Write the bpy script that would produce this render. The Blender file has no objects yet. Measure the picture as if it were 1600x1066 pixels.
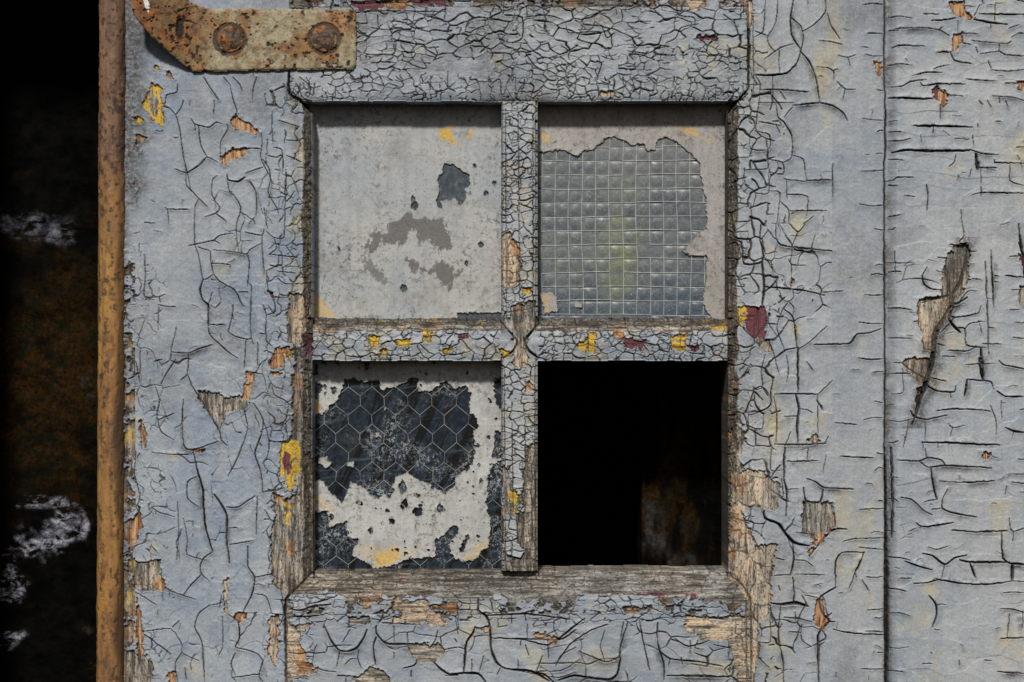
import bpy, math, numpy as np
from mathutils import Vector
R = math.radians
sc = bpy.context.scene
# ------------------------------------------------------------------ camera, world, sun, exposure
CAMD = 1.3
cam_d = bpy.data.cameras.new('camera'); cam = bpy.data.objects.new('camera', cam_d)
sc.collection.objects.link(cam); sc.camera = cam
cam.location = (0, -CAMD, 0); cam.rotation_euler = (R(90), 0, 0)
cam_d.sensor_width = 36; cam_d.lens = 36*CAMD/0.8
cam_d.clip_start = 0.05; cam_d.clip_end = 100
SUN_EL, SUN_AZ = 42, -9        # degrees; azimuth measured from straight in front of the door, minus = from the left
w = bpy.data.worlds.new('World'); sc.world = w; w.use_nodes = True
wn = w.node_tree.nodes; wl = w.node_tree.links
sky = wn.new('ShaderNodeTexSky'); sky.sky_type = 'NISHITA'; sky.sun_disc = False
sky.sun_elevation = R(SUN_EL); sky.sun_rotation = R(180+SUN_AZ)
sky.dust_density = 3.0; sky.air_density = 1.0; sky.ozone_density = 1.0
bg = wn['Background']; bg.inputs[1].default_value = 0.05
wl.new(sky.outputs[0], bg.inputs[0])
sun_d = bpy.data.lights.new('sun', 'SUN'); sun = bpy.data.objects.new('sun', sun_d); sc.collection.objects.link(sun)
sun_d.energy = 4.8; sun_d.angle = R(5); sun_d.color = (1.0, 0.96, 0.9)
dirv = Vector((math.sin(R(SUN_AZ))*math.cos(R(SUN_EL)), -math.cos(R(SUN_AZ))*math.cos(R(SUN_EL)), math.sin(R(SUN_EL))))
sun.rotation_euler = dirv.to_track_quat('Z', 'Y').to_euler(); sun.location = dirv*3
sc.view_settings.view_transform = 'Standard'; sc.view_settings.look = 'None'
sc.view_settings.gamma = 1; sc.view_settings.use_curve_mapping = False
sc.view_settings.exposure = -0.32
K = 0.0005                      # metres per photograph pixel on the door's face; heights below are millimetres

# ------------------------------------------------------------------ numpy noise
F = np.float32
def _hash(ix, iy, seed):
    h = (ix.astype(np.uint32)*np.uint32(374761393) + iy.astype(np.uint32)*np.uint32(668265263) + np.uint32(seed*69069 & 0xffffffff))
    h = (h ^ (h >> np.uint32(13)))*np.uint32(1274126177)
    h = (h ^ (h >> np.uint32(16)))*np.uint32(2246822519)
    return ((h ^ (h >> np.uint32(15))) & np.uint32(0xffffff)).astype(F)/F(0xffffff)
def vnoise(x, y, seed=0):
    x = np.asarray(x, F); y = np.asarray(y, F)
    fx = np.floor(x); fy = np.floor(y); ix = fx.astype(np.int64); iy = fy.astype(np.int64)
    tx = x-fx; ty = y-fy; tx = tx*tx*(3-2*tx); ty = ty*ty*(3-2*ty)
    a = _hash(ix, iy, seed); b = _hash(ix+1, iy, seed); c = _hash(ix, iy+1, seed); d = _hash(ix+1, iy+1, seed)
    return (a+(b-a)*tx) + ((c+(d-c)*tx)-(a+(b-a)*tx))*ty
def fbm(x, y, s, seed=0, octv=4, g=0.55, sy=None):       # s = size of the largest feature in pixels; result about -1..1
    sy = sy or s; t = 0; a = 1.0; n = 0
    for o in range(octv):
        t = t + (vnoise(x/s+17.3*o, y/sy+9.1*o, seed+o*7)*2-1)*F(a); n += a; a *= g; s /= 2.03; sy /= 2.03
    return t/F(n*0.62)
def ss(a, b, v):
    t = np.clip((v-a)/(b-a), 0, 1); return t*t*(3-2*t)
def inside_sd(px, py, poly):                               # signed distance, inside positive
    d = np.full(px.shape, 1e9, F); ins = np.zeros(px.shape, bool); n = len(poly)
    for i in range(n):
        x0, y0 = poly[i]; x1, y1 = poly[(i+1) % n]
        ex, ey = x1-x0, y1-y0; L = ex*ex+ey*ey+1e-9
        t = np.clip(((px-x0)*ex+(py-y0)*ey)/L, 0, 1)
        d = np.minimum(d, (px-x0-t*ex)**2+(py-y0-t*ey)**2)
        if y0 != y1:
            c = ((y0 > py) != (y1 > py)) & (px < (x1-x0)*(py-y0)/(y1-y0)+x0); ins ^= c
    d = np.sqrt(d); return np.where(ins, d, -d).astype(F)

# ------------------------------------------------------------------ node helpers
class NT:
    def __init__(s, name):
        s.m = bpy.data.materials.new(name); s.m.use_nodes = True; s.t = s.m.node_tree
        s.b = s.t.nodes['Principled BSDF']; s.tc = s.t.nodes.new('ShaderNodeTexCoord').outputs['Object']
    def set(s, sock, v):
        if v is None: return
        if hasattr(v, 'is_output') or isinstance(v, bpy.types.NodeSocket): s.t.links.new(v, sock)
        else:
            if sock.type == 'RGBA' and len(v) == 3: v = (*v, 1)
            sock.default_value = v
    def map(s, scale=(1,1,1)):
        n = s.t.nodes.new('ShaderNodeMapping'); s.t.links.new(s.tc, n.inputs[0]); n.inputs['Scale'].default_value = scale; return n.outputs[0]
    def noise(s, scale, detail=4, rough=0.6, vec=None, dist=0):
        n = s.t.nodes.new('ShaderNodeTexNoise'); n.inputs['Scale'].default_value = scale
        n.inputs['Detail'].default_value = detail; n.inputs['Roughness'].default_value = rough; n.inputs['Distortion'].default_value = dist
        s.t.links.new(vec if vec is not None else s.tc, n.inputs['Vector']); return n.outputs[0]
    def voro(s, scale, vec=None, feat='F1'):
        n = s.t.nodes.new('ShaderNodeTexVoronoi'); n.feature = feat; n.inputs['Scale'].default_value = scale
        s.t.links.new(vec if vec is not None else s.tc, n.inputs['Vector']); return n.outputs['Distance']
    def rng(s, v, a, b, c=0.0, d=1.0):
        n = s.t.nodes.new('ShaderNodeMapRange'); s.t.links.new(v, n.inputs[0])
        for i, q in enumerate((a, b, c, d)): n.inputs[i+1].default_value = q
        return n.outputs[0]
    def math(s, op, a, b=None):
        n = s.t.nodes.new('ShaderNodeMath'); n.operation = op; s.set(n.inputs[0], a)
        if b is not None: s.set(n.inputs[1], b)
        return n.outputs[0]
    def mix(s, f, a, b, mode='MIX'):
        n = s.t.nodes.new('ShaderNodeMix'); n.data_type = 'RGBA'; n.blend_type = mode
        s.set(n.inputs[0], f); s.set(n.inputs[6], a); s.set(n.inputs[7], b); return n.outputs[2]
    def attr(s, name):
        n = s.t.nodes.new('ShaderNodeAttribute'); n.attribute_name = name
        q = s.t.nodes.new('ShaderNodeSeparateColor'); s.t.links.new(n.outputs['Color'], q.inputs[0])
        return q.outputs[0], q.outputs[1], q.outputs[2], n.outputs['Alpha']
    def bump(s, h, strength, dist, nrm=None):
        n = s.t.nodes.new('ShaderNodeBump'); n.inputs['Strength'].default_value = strength; n.inputs['Distance'].default_value = dist
        s.t.links.new(h, n.inputs['Height'])
        if nrm is not None: s.t.links.new(nrm, n.inputs['Normal'])
        return n.outputs[0]
    def done(s, col, rough, nrm=None, **kw):
        s.set(s.b.inputs['Base Color'], col); s.set(s.b.inputs['Roughness'], rough)
        if nrm is not None: s.set(s.b.inputs['Normal'], nrm)
        for k, v in kw.items(): s.set(s.b.inputs[k.replace('_', ' ')], v)
        return s.m

def painted_wood(name, grain, blue, grey):
    n = NT(name)
    gv = n.map((1, 1, 0.10) if grain == 'v' else (0.10, 1, 1))
    g1 = n.noise(420, 5, 0.65, gv); g2 = n.noise(1300, 3, 0.7, gv); big = n.noise(14, 3, 0.6)
    wood = n.mix(n.rng(g1, .40, .60), (.085, .07, .055), (.52, .46, .37))
    wood = n.mix(n.rng(big, .42, .6), wood, n.mix(n.rng(g1, .4, .6), (.085, .08, .07), (.36, .35, .32)))
    wood = n.mix(n.rng(g2, .52, .72, 0, .75), wood, (.035, .028, .022))
    pr, yl, rd, dirt = n.attr('layers'); gr, ghost, tone, orng = n.attr('wear_shade')
    spk = n.noise(900, 4, 0.7)
    tn, pu, _a, _b = n.attr('extra'); flk = n.noise(1100, 3, .6, n.map((1,1,.35) if grain == 'v' else (.35,1,1)))
    wood = n.mix(n.math('MULTIPLY', tn, n.rng(g1, .3, .5)), wood, (.58, .49, .37)); wood = n.mix(n.rng(flk, .54, .62, 0, .9), wood, (.03, .024, .02))
    col = n.mix(orng, wood, n.mix(n.rng(g1, .4, .6), (.22, .085, .03), n.mix(n.rng(spk, .4, .6), (.52, .27, .10), (.60, .44, .29))))
    col = n.mix(yl, col, n.mix(n.rng(spk, .35, .62), (.36, .21, .03), (.74, .50, .055)))
    col = n.mix(rd, col, n.mix(n.rng(spk, .35, .65), (.075, .018, .025), (.20, .07, .09)))
    m1 = n.noise(9, 5, 0.6); m2 = n.noise(60, 4, 0.6); bs = n.noise(260, 3, .6, n.map((1,1,.03) if grain == 'v' else (.03,1,1)))
    paint = n.mix(n.rng(m1, .38, .62), blue, grey)
    paint = n.mix(n.rng(m2, .35, .65), paint, n.mix(.35, paint, (.40, .40, .38)))
    paint = n.mix(tone, paint, n.mix(1.0, paint, (1.22, 1.22, 1.2), 'MULTIPLY'))
    paint = n.mix(n.math('MULTIPLY', ghost, n.rng(m2, .3, .6)), paint, (.50, .42, .22))
    fine = n.noise(700, 5, .75)
    paint = n.mix(n.rng(bs, .4, .62), paint, n.mix(1.0, paint, (.93, .94, .96), 'MULTIPLY'))
    paint = n.mix(n.rng(fine, .3, .7), n.mix(1.0, paint, (.74, .74, .75), 'MULTIPLY'), n.mix(1.0, paint, (1.15, 1.15, 1.14), 'MULTIPLY'))
    dots = n.rng(n.voro(330), .05, .13, .85, 0.0)
    dots = n.math('MULTIPLY', dots, n.rng(n.noise(30, 2, .5), .45, .6))
    paint = n.mix(dots, paint, (.05, .045, .045))
    col = n.mix(pr, col, paint)
    gn = n.noise(500, 4, .75)
    gm = n.math('MULTIPLY', gr, n.rng(gn, .30, .58))
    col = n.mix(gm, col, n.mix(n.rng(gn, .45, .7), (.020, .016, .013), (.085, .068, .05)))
    col = n.mix(dirt, col, (.012, .010, .009))
    b = n.bump(g1, .5, .0006); b = n.bump(fine, .35, .0003, b); b = n.bump(n.noise(2600, 2, .6), .25, .00015, b)
    return n.done(col, n.rng(pr, 0, 1, .9, .55), b, Specular_IOR_Level=.35)

M_leaf_v = painted_wood('weathered_blue_grey_paint', 'v', (.175, .225, .30), (.275, .31, .35))
M_right_v = painted_wood('weathered_grey_paint', 'v', (.235, .275, .325), (.325, .345, .37))
M_rail_h = painted_wood('weathered_rail_paint', 'h', (.205, .245, .30), (.28, .31, .345))

# ------------------------------------------------------------------ sheet builder: a relief surface cut to a mask, with side walls
COL = sc.collection
def link(name, me, mat=None, parent=None, base=None):
    o = bpy.data.objects.new(name, me); COL.objects.link(o)
    if mat: me.materials.append(mat)
    if parent is not None: o.parent = parent
    if base is not None: o.location = base
    return o
def mesh_np(name, V, Q, attrs=None, smooth=True):
    me = bpy.data.meshes.new(name); me.vertices.add(len(V)); me.vertices.foreach_set('co', np.ascontiguousarray(V, F).ravel())
    n = len(Q); me.loops.add(n*4); me.loops.foreach_set('vertex_index', np.ascontiguousarray(Q, np.int32).ravel())
    me.polygons.add(n); me.polygons.foreach_set('loop_start', np.arange(n, dtype=np.int32)*4)
    me.polygons.foreach_set('use_smooth', np.full(n, smooth))
    for k, a in (attrs or {}).items():
        at = me.attributes.new(k, 'FLOAT_COLOR', 'POINT'); at.data.foreach_set('color', np.ascontiguousarray(a, F).ravel())
    me.update(calc_edges=True); me.validate()
    return me
def sheet(name, X, Y, H, cm, attrs, mat, parent=None, bottom=-18.0, origin=(0,0,0), depth=0.0, thick=None):
    nr, nc = X.shape
    used = np.zeros((nr, nc), bool)
    used[:-1,:-1] |= cm; used[1:,:-1] |= cm; used[:-1,1:] |= cm; used[1:,1:] |= cm
    idx = np.full((nr, nc), -1, np.int64); idx[used] = np.arange(used.sum())
    def co(x, y, h): return np.stack([(x-800)*K-origin[0], depth-h*0.001-origin[1], (533-y)*K-origin[2]], -1)
    V = [co(X[used], Y[used], H[used])]
    A = {k: [a[used]] for k, a in (attrs or {}).items()}
    r, c = np.nonzero(cm)
    Q = [np.stack([idx[r,c], idx[r+1,c], idx[r+1,c+1], idx[r,c+1]], -1)]
    n0 = int(used.sum())
    pad = np.pad(cm, 1)
    for (dr, dc, a, b) in ((-1,0,(0,0),(0,1)), (0,-1,(1,0),(0,0)), (1,0,(1,1),(1,0)), (0,1,(0,1),(1,1))):
        e = cm & ~pad[1+dr:1+dr+nr-1, 1+dc:1+dc+nc-1]
        r, c = np.nonzero(e)
        if not len(r): continue
        ra, ca, rb, cb = r+a[0], c+a[1], r+b[0], c+b[1]
        m = len(r)
        for (rr, cc, low) in ((ra,ca,0), (rb,cb,0), (rb,cb,1), (ra,ca,1)):
            h = H[rr,cc]
            if low: h = (h-thick) if thick is not None else np.full(m, bottom, F)
            V.append(co(X[rr,cc], Y[rr,cc], h))
            for k in A: A[k].append(attrs[k][rr,cc])
        j = np.arange(m)
        Q.append(np.stack([n0+j, n0+m+j, n0+2*m+j, n0+3*m+j], -1)); n0 += 4*m
    me = mesh_np(name, np.concatenate(V), np.concatenate(Q), {k: np.concatenate(v) for k, v in A.items()})
    return link(name, me, mat, parent)

# ------------------------------------------------------------------ traced cracks and bare patches: tile origin, tile scale, lines
TILES = {
'L1': (130,0,3.553), 'L2': (180,250,3.047), 'L3': (180,600,2.2875), 'TOP': (540,0,2.5),
'R1': (1130,0,3.0444), 'R2': (1130,350,3.0444), 'R3': (1130,700,2.911),
'B1': (1350,0,3.044), 'B2': (1350,350,3.044), 'B3': (1350,700,2.912), 'BOT': (440,860,3.478), 'BR': (800,550,2.0667),
'PTL': (460,130,2.733), 'PTR': (820,130,2.6), 'PBL': (450,500,2.5375), 'P': (0,0,1.0)}
CR = {
'L1': """455,585 515,640 540,735 560,880 580,965 600,1066/515,640 545,600 558,560/580,965 640,920 690,875 750,905/690,875 655,810 640,700/510,940 580,965/430,575 455,580 465,530 520,515 525,470/815,470 835,560 855,620 835,660/815,470 780,430/830,430 870,470 885,510/670,430 700,480 755,560/800,690 805,720 765,790 765,870 765,900/940,560 945,490 965,430/990,740 995,800 985,870 1005,920 1045,1000 1050,1066/1050,620 1050,720 1055,800/1060,820 1105,835 1110,950/890,830 940,825 985,828/600,660 620,690 700,710 740,680 770,690/620,690 625,730/730,560 725,640/1085,670 1130,685 1200,705/1180,710 1175,750 1190,780 1125,780/1130,865 1180,885 1210,900/1125,730 1118,800/800,970 805,1000 860,1010 900,985;2/910,1000 940,1030 960,1066/1125,1066 1130,960/900,965 940,950 1000,930/1200,430 1240,460 1275,490 1320,480/1280,490 1278,530/1400,480 1400,545/1560,420 1540,440 1555,470 1550,500/1480,430 1500,445 1590,420/430,590 480,600""",
'L2': """330,0 340,60 340,120 400,185 440,225/340,65 400,30 430,0/285,45 340,65/400,185 380,230 380,400 400,460 420,570 470,545/420,570 405,620 420,670 445,690 445,790;2.4/445,690 465,630/445,790 450,830 500,880 545,920 585,945;1.3/445,785 525,787/490,75 465,95 462,170 500,230 480,255 430,272/480,255 530,295/535,100 545,150 565,170/565,165 600,230 580,300 580,380 590,440/640,95 670,150 675,230 670,275/665,275 635,310/350,410 470,385 500,400/470,385 500,360 560,350/395,415 450,435/470,430 570,440 630,450 640,430 695,400;1.3/455,435 457,490 470,545/457,492 548,500 548,520/470,545 500,580 570,620 600,680 615,700;1.3/630,450 640,490 635,560 630,605;1.3/640,590 650,600 645,780 650,850 660,880/540,820 570,840 630,855 650,850/540,820 560,740 562,690/625,860 615,990/590,630 635,630/620,345 700,360 710,330/700,360 700,410 710,545/250,235 355,237/240,228 250,240 258,315/140,450 145,560 140,650 210,652 240,640/210,652 215,680/140,300 190,302/205,690 250,700 290,700/210,700 205,780/270,915 350,920 400,900 465,880;1.6/350,920 345,1020 310,1050/345,1020 365,1066/290,950 250,1010 220,1066/705,0 735,45 740,100 730,160 770,230 780,265/800,0 800,60/815,45 810,200 835,180 855,150/810,200 805,370 755,370 720,340/755,370 770,420 735,450/735,450 780,455 870,465/780,455 775,500 720,530/805,240 840,225/710,230 725,330/720,530 730,620 750,640/770,530 860,540/770,560 810,590 870,590/705,690 720,740 720,860 750,890/720,740 765,720 750,640/755,655 825,655/690,825 720,830/680,870 680,980/620,1010 700,1020/190,960 225,950/100,960 110,1010 120,1066""",
'L3': """270,0 310,60 340,110 375,170 380,200 400,220;1.6/145,10 160,60 150,110 165,170 210,200/245,55 240,130 245,215 260,235 300,230 370,205;1.3/130,245 200,252 265,252/280,240 295,310 315,380 322,500 350,600;2/350,600 320,620 305,650 310,680 340,705/310,680 270,720 245,755/355,395 380,430 400,470 400,560 410,640;2.6/400,440 440,440 500,400;1.3/475,150 470,180 440,260 405,330/460,80 470,130 475,150/495,70 530,130 520,190 500,250 520,310 530,390;1.3/530,130 550,200 545,260 530,280/295,330 260,350 260,410 300,440/225,420 228,540 220,630/245,480 260,560 258,610 330,630/130,440 160,460 215,475/410,515 440,515/410,575 490,560/475,580 475,650 500,690 490,750 450,830;1.4/510,400 505,540/340,790 300,820 285,870 310,920 320,1066;1.3/385,830 385,940 370,970/345,790 385,780/400,820 440,850 445,910 430,940 470,950 510,965 530,990;1.5/430,960 415,1000 430,1040/530,990 515,1040 530,1066;1.5/100,890 200,965;1.6/100,885 200,875 240,930 240,960 300,990/70,740 150,790/240,960 215,1000 225,1066/150,600 130,580/160,700 200,740 290,770/205,870 230,845/155,130 210,105/90,130 105,200/75,240 70,320 90,410 75,440/560,0 570,40 620,70 610,140 620,210/620,210 550,205/560,140 610,145/620,70 650,95/525,385 580,380 605,370/500,690 560,680/500,750 540,760 560,820/550,820 600,825/420,1050 520,1035/380,755 375,800/250,1010 255,1060""",
'R1': """260,0 250,110 210,180 220,220 250,250/335,0 320,90 325,170 370,240;1.6/320,85 370,130 380,190 370,240;1.6/485,0 485,60 430,120 380,150/495,65 510,120 555,190/455,195 510,200 570,215/370,240 350,300 300,350 220,360 155,358;2/335,210 270,230 195,285/365,245 410,300 440,380 458,490;2.2/458,490 400,497 330,503;2.2/458,490 520,505 570,540 590,575;2.2/445,320 500,325 525,345 525,390/545,330 520,340/545,265 590,275 630,262/590,275 605,320/540,390 580,425 630,428/580,425 568,470/175,430 240,428 320,432 405,438;1.5/235,360 235,490/265,240 265,350/165,490 250,490 335,490/150,360 175,400 170,490 160,550 155,600 125,640/250,495 260,560 285,580 325,650 325,750 285,775;1.4/330,510 290,560/170,580 250,595 270,600/80,545 160,560/125,640 130,710 210,715 225,690 215,640 150,625;1.4/210,715 215,800/100,810 210,805/215,760 280,775 285,830 215,820/325,740 380,760 395,860/395,860 520,858;1.7/520,780 520,940/285,850 300,855 395,865/300,855 305,950/215,820 215,920 150,920/215,910 270,920 255,1066/270,960 310,1000 310,1066/300,928 400,935 395,1030/310,1005 490,1003/430,1030 380,1066/100,800 105,880 155,920 140,990/240,1020 205,1022/60,965 130,970/130,970 130,1050 60,1055/200,0 190,150 145,180/205,170 150,150/0,70 50,110 70,160/250,595 270,640""",
'R2': """250,0 250,70 270,100 330,112 515,130;2/315,0 355,40 390,0/355,40 330,100 320,190/310,170 325,195 390,198/180,0 175,80 185,110 185,180 100,190 90,90 55,75;2.2/185,180 195,300 185,390;2.8/195,300 320,310 390,318 480,340;1.7/470,325 570,320/325,195 320,310/185,172 225,178 240,260/265,315 280,360 310,370 335,350 330,312/310,370 285,405 265,450 255,500 290,600/285,405 320,430 335,460 350,590;1.5/310,370 335,400 330,445/350,590 300,600 245,640;2/350,600 400,570 495,485/355,590 355,800;2.4/205,475 255,478/185,545 230,590 265,720/300,625 310,700 300,760/200,620 180,700 185,780 100,795/145,790 150,850 175,890 225,860 225,800 240,730;2/240,825 255,920 250,1040/245,810 350,808 450,810;1.8/450,810 520,745/450,810 450,1010/345,815 360,880 350,960 355,1040;3/360,880 400,885 425,900/120,900 120,960 185,975 190,900/120,910 185,890/150,975 155,1050/430,575 600,570 635,525 690,520 750,500;1.8/530,945 635,955;1.4/290,915 350,915/395,655 425,695/245,1048 350,1050 490,1045;1.8/290,1066 320,990/60,265 115,260/60,295 105,300/60,40 120,35/480,1045 500,1010/60,610 110,610 150,585/425,360 425,372""",
'R3': """385,0 380,55/280,0 275,140 290,200 285,310;3/220,0 215,100 265,100/205,180 270,225 265,140/290,60 430,58;1.5/530,38 680,45;1.5/380,140 420,155 455,180 590,188;1.8/455,180 440,245 375,240 365,180;2.4/495,245 505,300 510,360/285,190 340,185/185,285 190,320 250,345 275,380 320,430 390,445;3.4/275,380 315,340/315,430 320,510 305,580;2/320,510 370,512 410,540/230,580 310,575/325,573 460,578/315,590 320,700 265,710;2/215,705 260,712 330,705 385,720;3.2/260,720 250,850 270,960 275,1066;2/210,740 215,880 165,885/510,635 440,680 450,750 480,790 430,850 435,1066;3/510,635 510,520 540,475 640,475;1.8/640,475 610,545 600,560;2.6/605,555 570,640/600,570 605,590/630,600 660,650/545,425 600,412 735,410;1.4/390,495 440,430 500,370 560,370;2.4/330,385 420,395/500,825 560,838 735,850;1.6/275,770 340,775 400,790;1.6/355,800 355,870 400,905/300,835 350,838/165,890 160,950 210,1000/370,670 430,680/235,500 280,510/620,280 730,275/480,790 510,790/325,745 330,790/700,930 730,930/250,625 258,650/512,1020 512,1045""",
'B1': """150,138 280,135 355,145 405,172;1.8/355,145 370,130/320,100 400,95 430,88;1.6/280,68 355,70/130,230 165,218 290,222;1.3/545,68 620,70 761,72;1.6/625,15 620,105/520,95 600,110 680,118;2/520,80 550,25/445,100 445,160/445,160 540,165/345,250 410,250;1.6/410,255 430,290 510,305;1.8/460,205 510,215/510,195 600,205 680,210 700,198;1.4/640,212 640,245 550,258/640,245 670,262 760,268;1.4/700,180 735,160 760,162/685,138 735,120/330,330 355,320 405,310/245,357 300,345 370,348;1.3/130,415 180,412 220,390 295,380;1.5/265,395 280,410 350,400 480,402;1.5/120,465 230,470 325,472;1.8/485,378 620,387;1.3/395,452 470,460/360,500 362,570/600,335 690,340 761,333/590,290 603,328/607,458 700,465 760,480;1.4/230,600 400,602 515,606;2.2/330,603 325,640/430,660 500,665/515,645 520,695/135,727 200,715 280,718 500,718;2.8/500,712 560,732 635,738;1.8/530,735 535,800;5/545,800 630,800;1.6/435,735 430,770 402,795/555,800 555,875/510,805 500,845/620,760 620,775 761,778;1.4/695,780 692,860 761,885/90,863 140,858 155,845 235,845/295,880 303,930 298,1005;1.8/190,932 240,938/515,928 550,918 761,920;1.5/555,890 555,940/460,1000 465,1066/670,398 730,397/725,740 740,760/545,480 565,500/585,480 605,515/670,480 685,515/640,465 645,495/195,280 205,290/530,225 540,255/470,30 525,35/715,0 761,12/720,702 761,700/625,578 650,580/540,590 540,610/600,120 602,140/560,0 565,20""",
'B2': """465,0 475,55 450,85 460,110/405,97 450,105 490,105 500,150;1.6/350,160 410,168/340,222 400,240/300,205 275,250 285,290 320,310 370,315;1.8/270,375 350,355 405,345;2.4/410,290 410,380 440,380 490,350;2.6/395,430 430,445 540,425 555,390;1.4/430,445 400,480 360,520/440,495 480,500 485,575 580,590;1.6/480,500 500,475 555,465/455,365 495,320 535,320/345,570 385,580/395,603 490,605 525,590;1.8/525,590 530,580/370,630 430,632/480,668 620,665/490,740 600,750 615,790;1.8/490,740 475,820;2.4/555,595 565,740;3.6/320,580 310,700 295,760 345,795 430,800 435,770;2/340,510 330,600 318,700;5/290,770 345,795/310,730 390,750/265,775 245,890;3/180,690 185,800 130,810/145,660 180,662/220,890 235,915 290,930 395,910;1.8/345,888 430,880 560,885 600,892;1.6/600,865 625,930 628,1005/290,930 290,1030/275,1040 400,1040 645,1052;2.2/275,1035 280,1066/350,1045 350,1066/400,950 420,970 475,958/420,970 410,1010/210,940 200,1000 185,1066/735,0 740,60 750,140;2.6/603,125 610,300 615,400;1.8/575,180 585,400 592,620;1.8/560,570 650,573/670,247 761,255;1.8/690,157 740,153/640,650 660,670 761,690;2/630,795 670,820 755,822;2/670,968 710,985 761,992;2/710,985 705,1010/145,130 150,240/650,840 655,930/490,130 535,132/490,190 525,192/510,262 555,265/615,247 640,250/590,495 620,497/615,275 640,278/700,315 750,312/690,408 740,408/715,470 761,470/705,540 761,545/740,885 761,880/235,465 265,463/250,395 262,400/545,470 560,520/410,800 412,830""",
'B3': """150,55 250,60 290,45 350,55 370,80;1.6/250,60 290,88 370,80 580,92;1.8/275,0 285,45/303,92 315,180 330,235;2.4/275,245 330,235/355,235 355,275 400,295 510,315;2/355,235 380,185/305,280 355,275/440,158 340,150/440,158 590,150;1.9/165,225 215,235 270,285 310,305;1.4/235,340 260,358 330,350 405,340;2/235,365 200,380/400,375 500,382 650,378;2.2/660,320 665,370 680,380 728,365;1.6/680,380 675,430/625,385 630,500 660,525;2/670,155 728,162/265,480 310,490 365,530 410,500 465,488;2/365,530 350,590/185,515 240,535 310,555;1.8/225,617 290,612 340,598 430,615 560,620 670,607;2/670,607 728,608/673,530 672,605;4/435,510 480,520 660,520;2.6/480,520 505,590;2/660,525 728,530;3/630,660 680,655 728,660/290,450 330,462 385,445/295,672 325,710 330,760 310,815;2/330,713 370,713/320,825 345,828/620,730 680,735 728,750;1.6/660,755 650,860/620,865 728,862;1.5/720,745 718,820;2/605,1017 728,1025;1.6/265,980 310,982/432,965 432,990/160,593 215,593/700,50 728,52/710,200 728,202/300,930 310,935/545,965 580,968/690,120 728,118""",
'BOT': """235,415 270,490 310,540 360,548 410,530 450,470 465,430;2.2/320,545 300,630/375,430 330,500/420,540 415,590 435,640/345,620 375,590 410,590/195,510 180,540 170,600/515,410 515,450 560,500 610,510 700,508 800,520;2/515,470 500,520 510,620;2.2/610,410 615,500/550,395 700,400 755,405;1.6/850,435 835,490 810,520/940,480 955,500/945,380 960,460/1050,420 1040,450 1005,500 990,660;2.6/880,540 960,525 1000,540;1.4/960,380 1025,382/955,325 960,380/1070,260 1070,325 1110,355 1130,400 1140,540 1170,610 1215,640 1320,655 1420,670 1480,717;2.8/800,320 960,322 1070,325;1.5/1110,355 1230,348 1340,345 1560,375;2/1140,475 1250,480 1370,480 1445,485;1.8/1250,350 1250,400/1335,400 1335,470/1445,485 1450,590/1445,490 1530,480 1600,430;2/1480,380 1480,430 1500,460/1490,630 1520,570 1600,525/1420,570 1385,655/1285,590 1285,640/1325,510 1345,575/820,600 860,640 910,670 990,665 1070,670 1110,717;3/660,640 720,625 740,600;1.6/890,680 960,680/1100,570 1075,660/1035,590 1035,655/195,640 240,655 300,660/305,680 400,682;1.8/135,575 170,577/80,680 145,685/610,550 610,590/705,650 705,690/1310,660 1500,690 1600,660/1190,640 1170,680/1300,490 1300,520/40,320 110,325 180,300 270,295;2/40,360 150,355 230,350;2/140,290 200,280 300,250;1.6/140,235 200,240 290,235/330,115 420,130 500,130;1.6/880,150 960,125 1040,135 1180,140;1.6/370,230 420,235 470,215/350,690 350,717/820,525 870,505""",
'BR': """0,925 45,930 115,945 150,925 235,860;2.2/310,880 250,900 190,940 145,1005;1.6/375,870 350,950 345,985 300,1000 215,965;1.6/410,865 425,940 445,1030;1.6/470,875 470,940 490,1010 490,1060;2/475,965 510,990 600,1000 680,1015;2/510,990 505,1010/350,985 340,1040 310,1060 200,1045 150,1060;3/0,1025 60,1030 120,1062;3/75,1030 160,1028 220,990/500,1045 600,1045 700,1050;2.4/575,930 575,975/525,925 570,950 640,930;1.6/360,870 350,930/40,840 45,870/545,985 550,1010/600,930 590,955 620,960/700,940 700,990/715,1010 715,1040/650,945 720,960/300,900 285,950 300,1000""",
'TOP': """100,110 160,118 220,110/0,95 60,100/390,0 390,55/620,60 690,70 690,150 650,170;1.6/850,0 855,40 890,45/1000,100 1020,150 1050,130/1050,0 1060,60/1250,170 1290,150 1310,110 1380,95/700,70 780,60 850,80/1190,0 1190,50/1290,0 1300,60 1360,70 1365,105/700,205 740,260 780,280/570,330 600,310 610,345/400,280 400,340 430,360/860,90 870,130 960,125 1010,128/1100,200 1180,210 1220,190/980,240 1000,250 985,300;1.6/1570,0 1572,180;3/1555,0 1552,60/0,55 130,45 390,48/985,340 990,385;1.6/320,320 345,350/130,115 125,60/620,0 615,60""",
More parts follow.
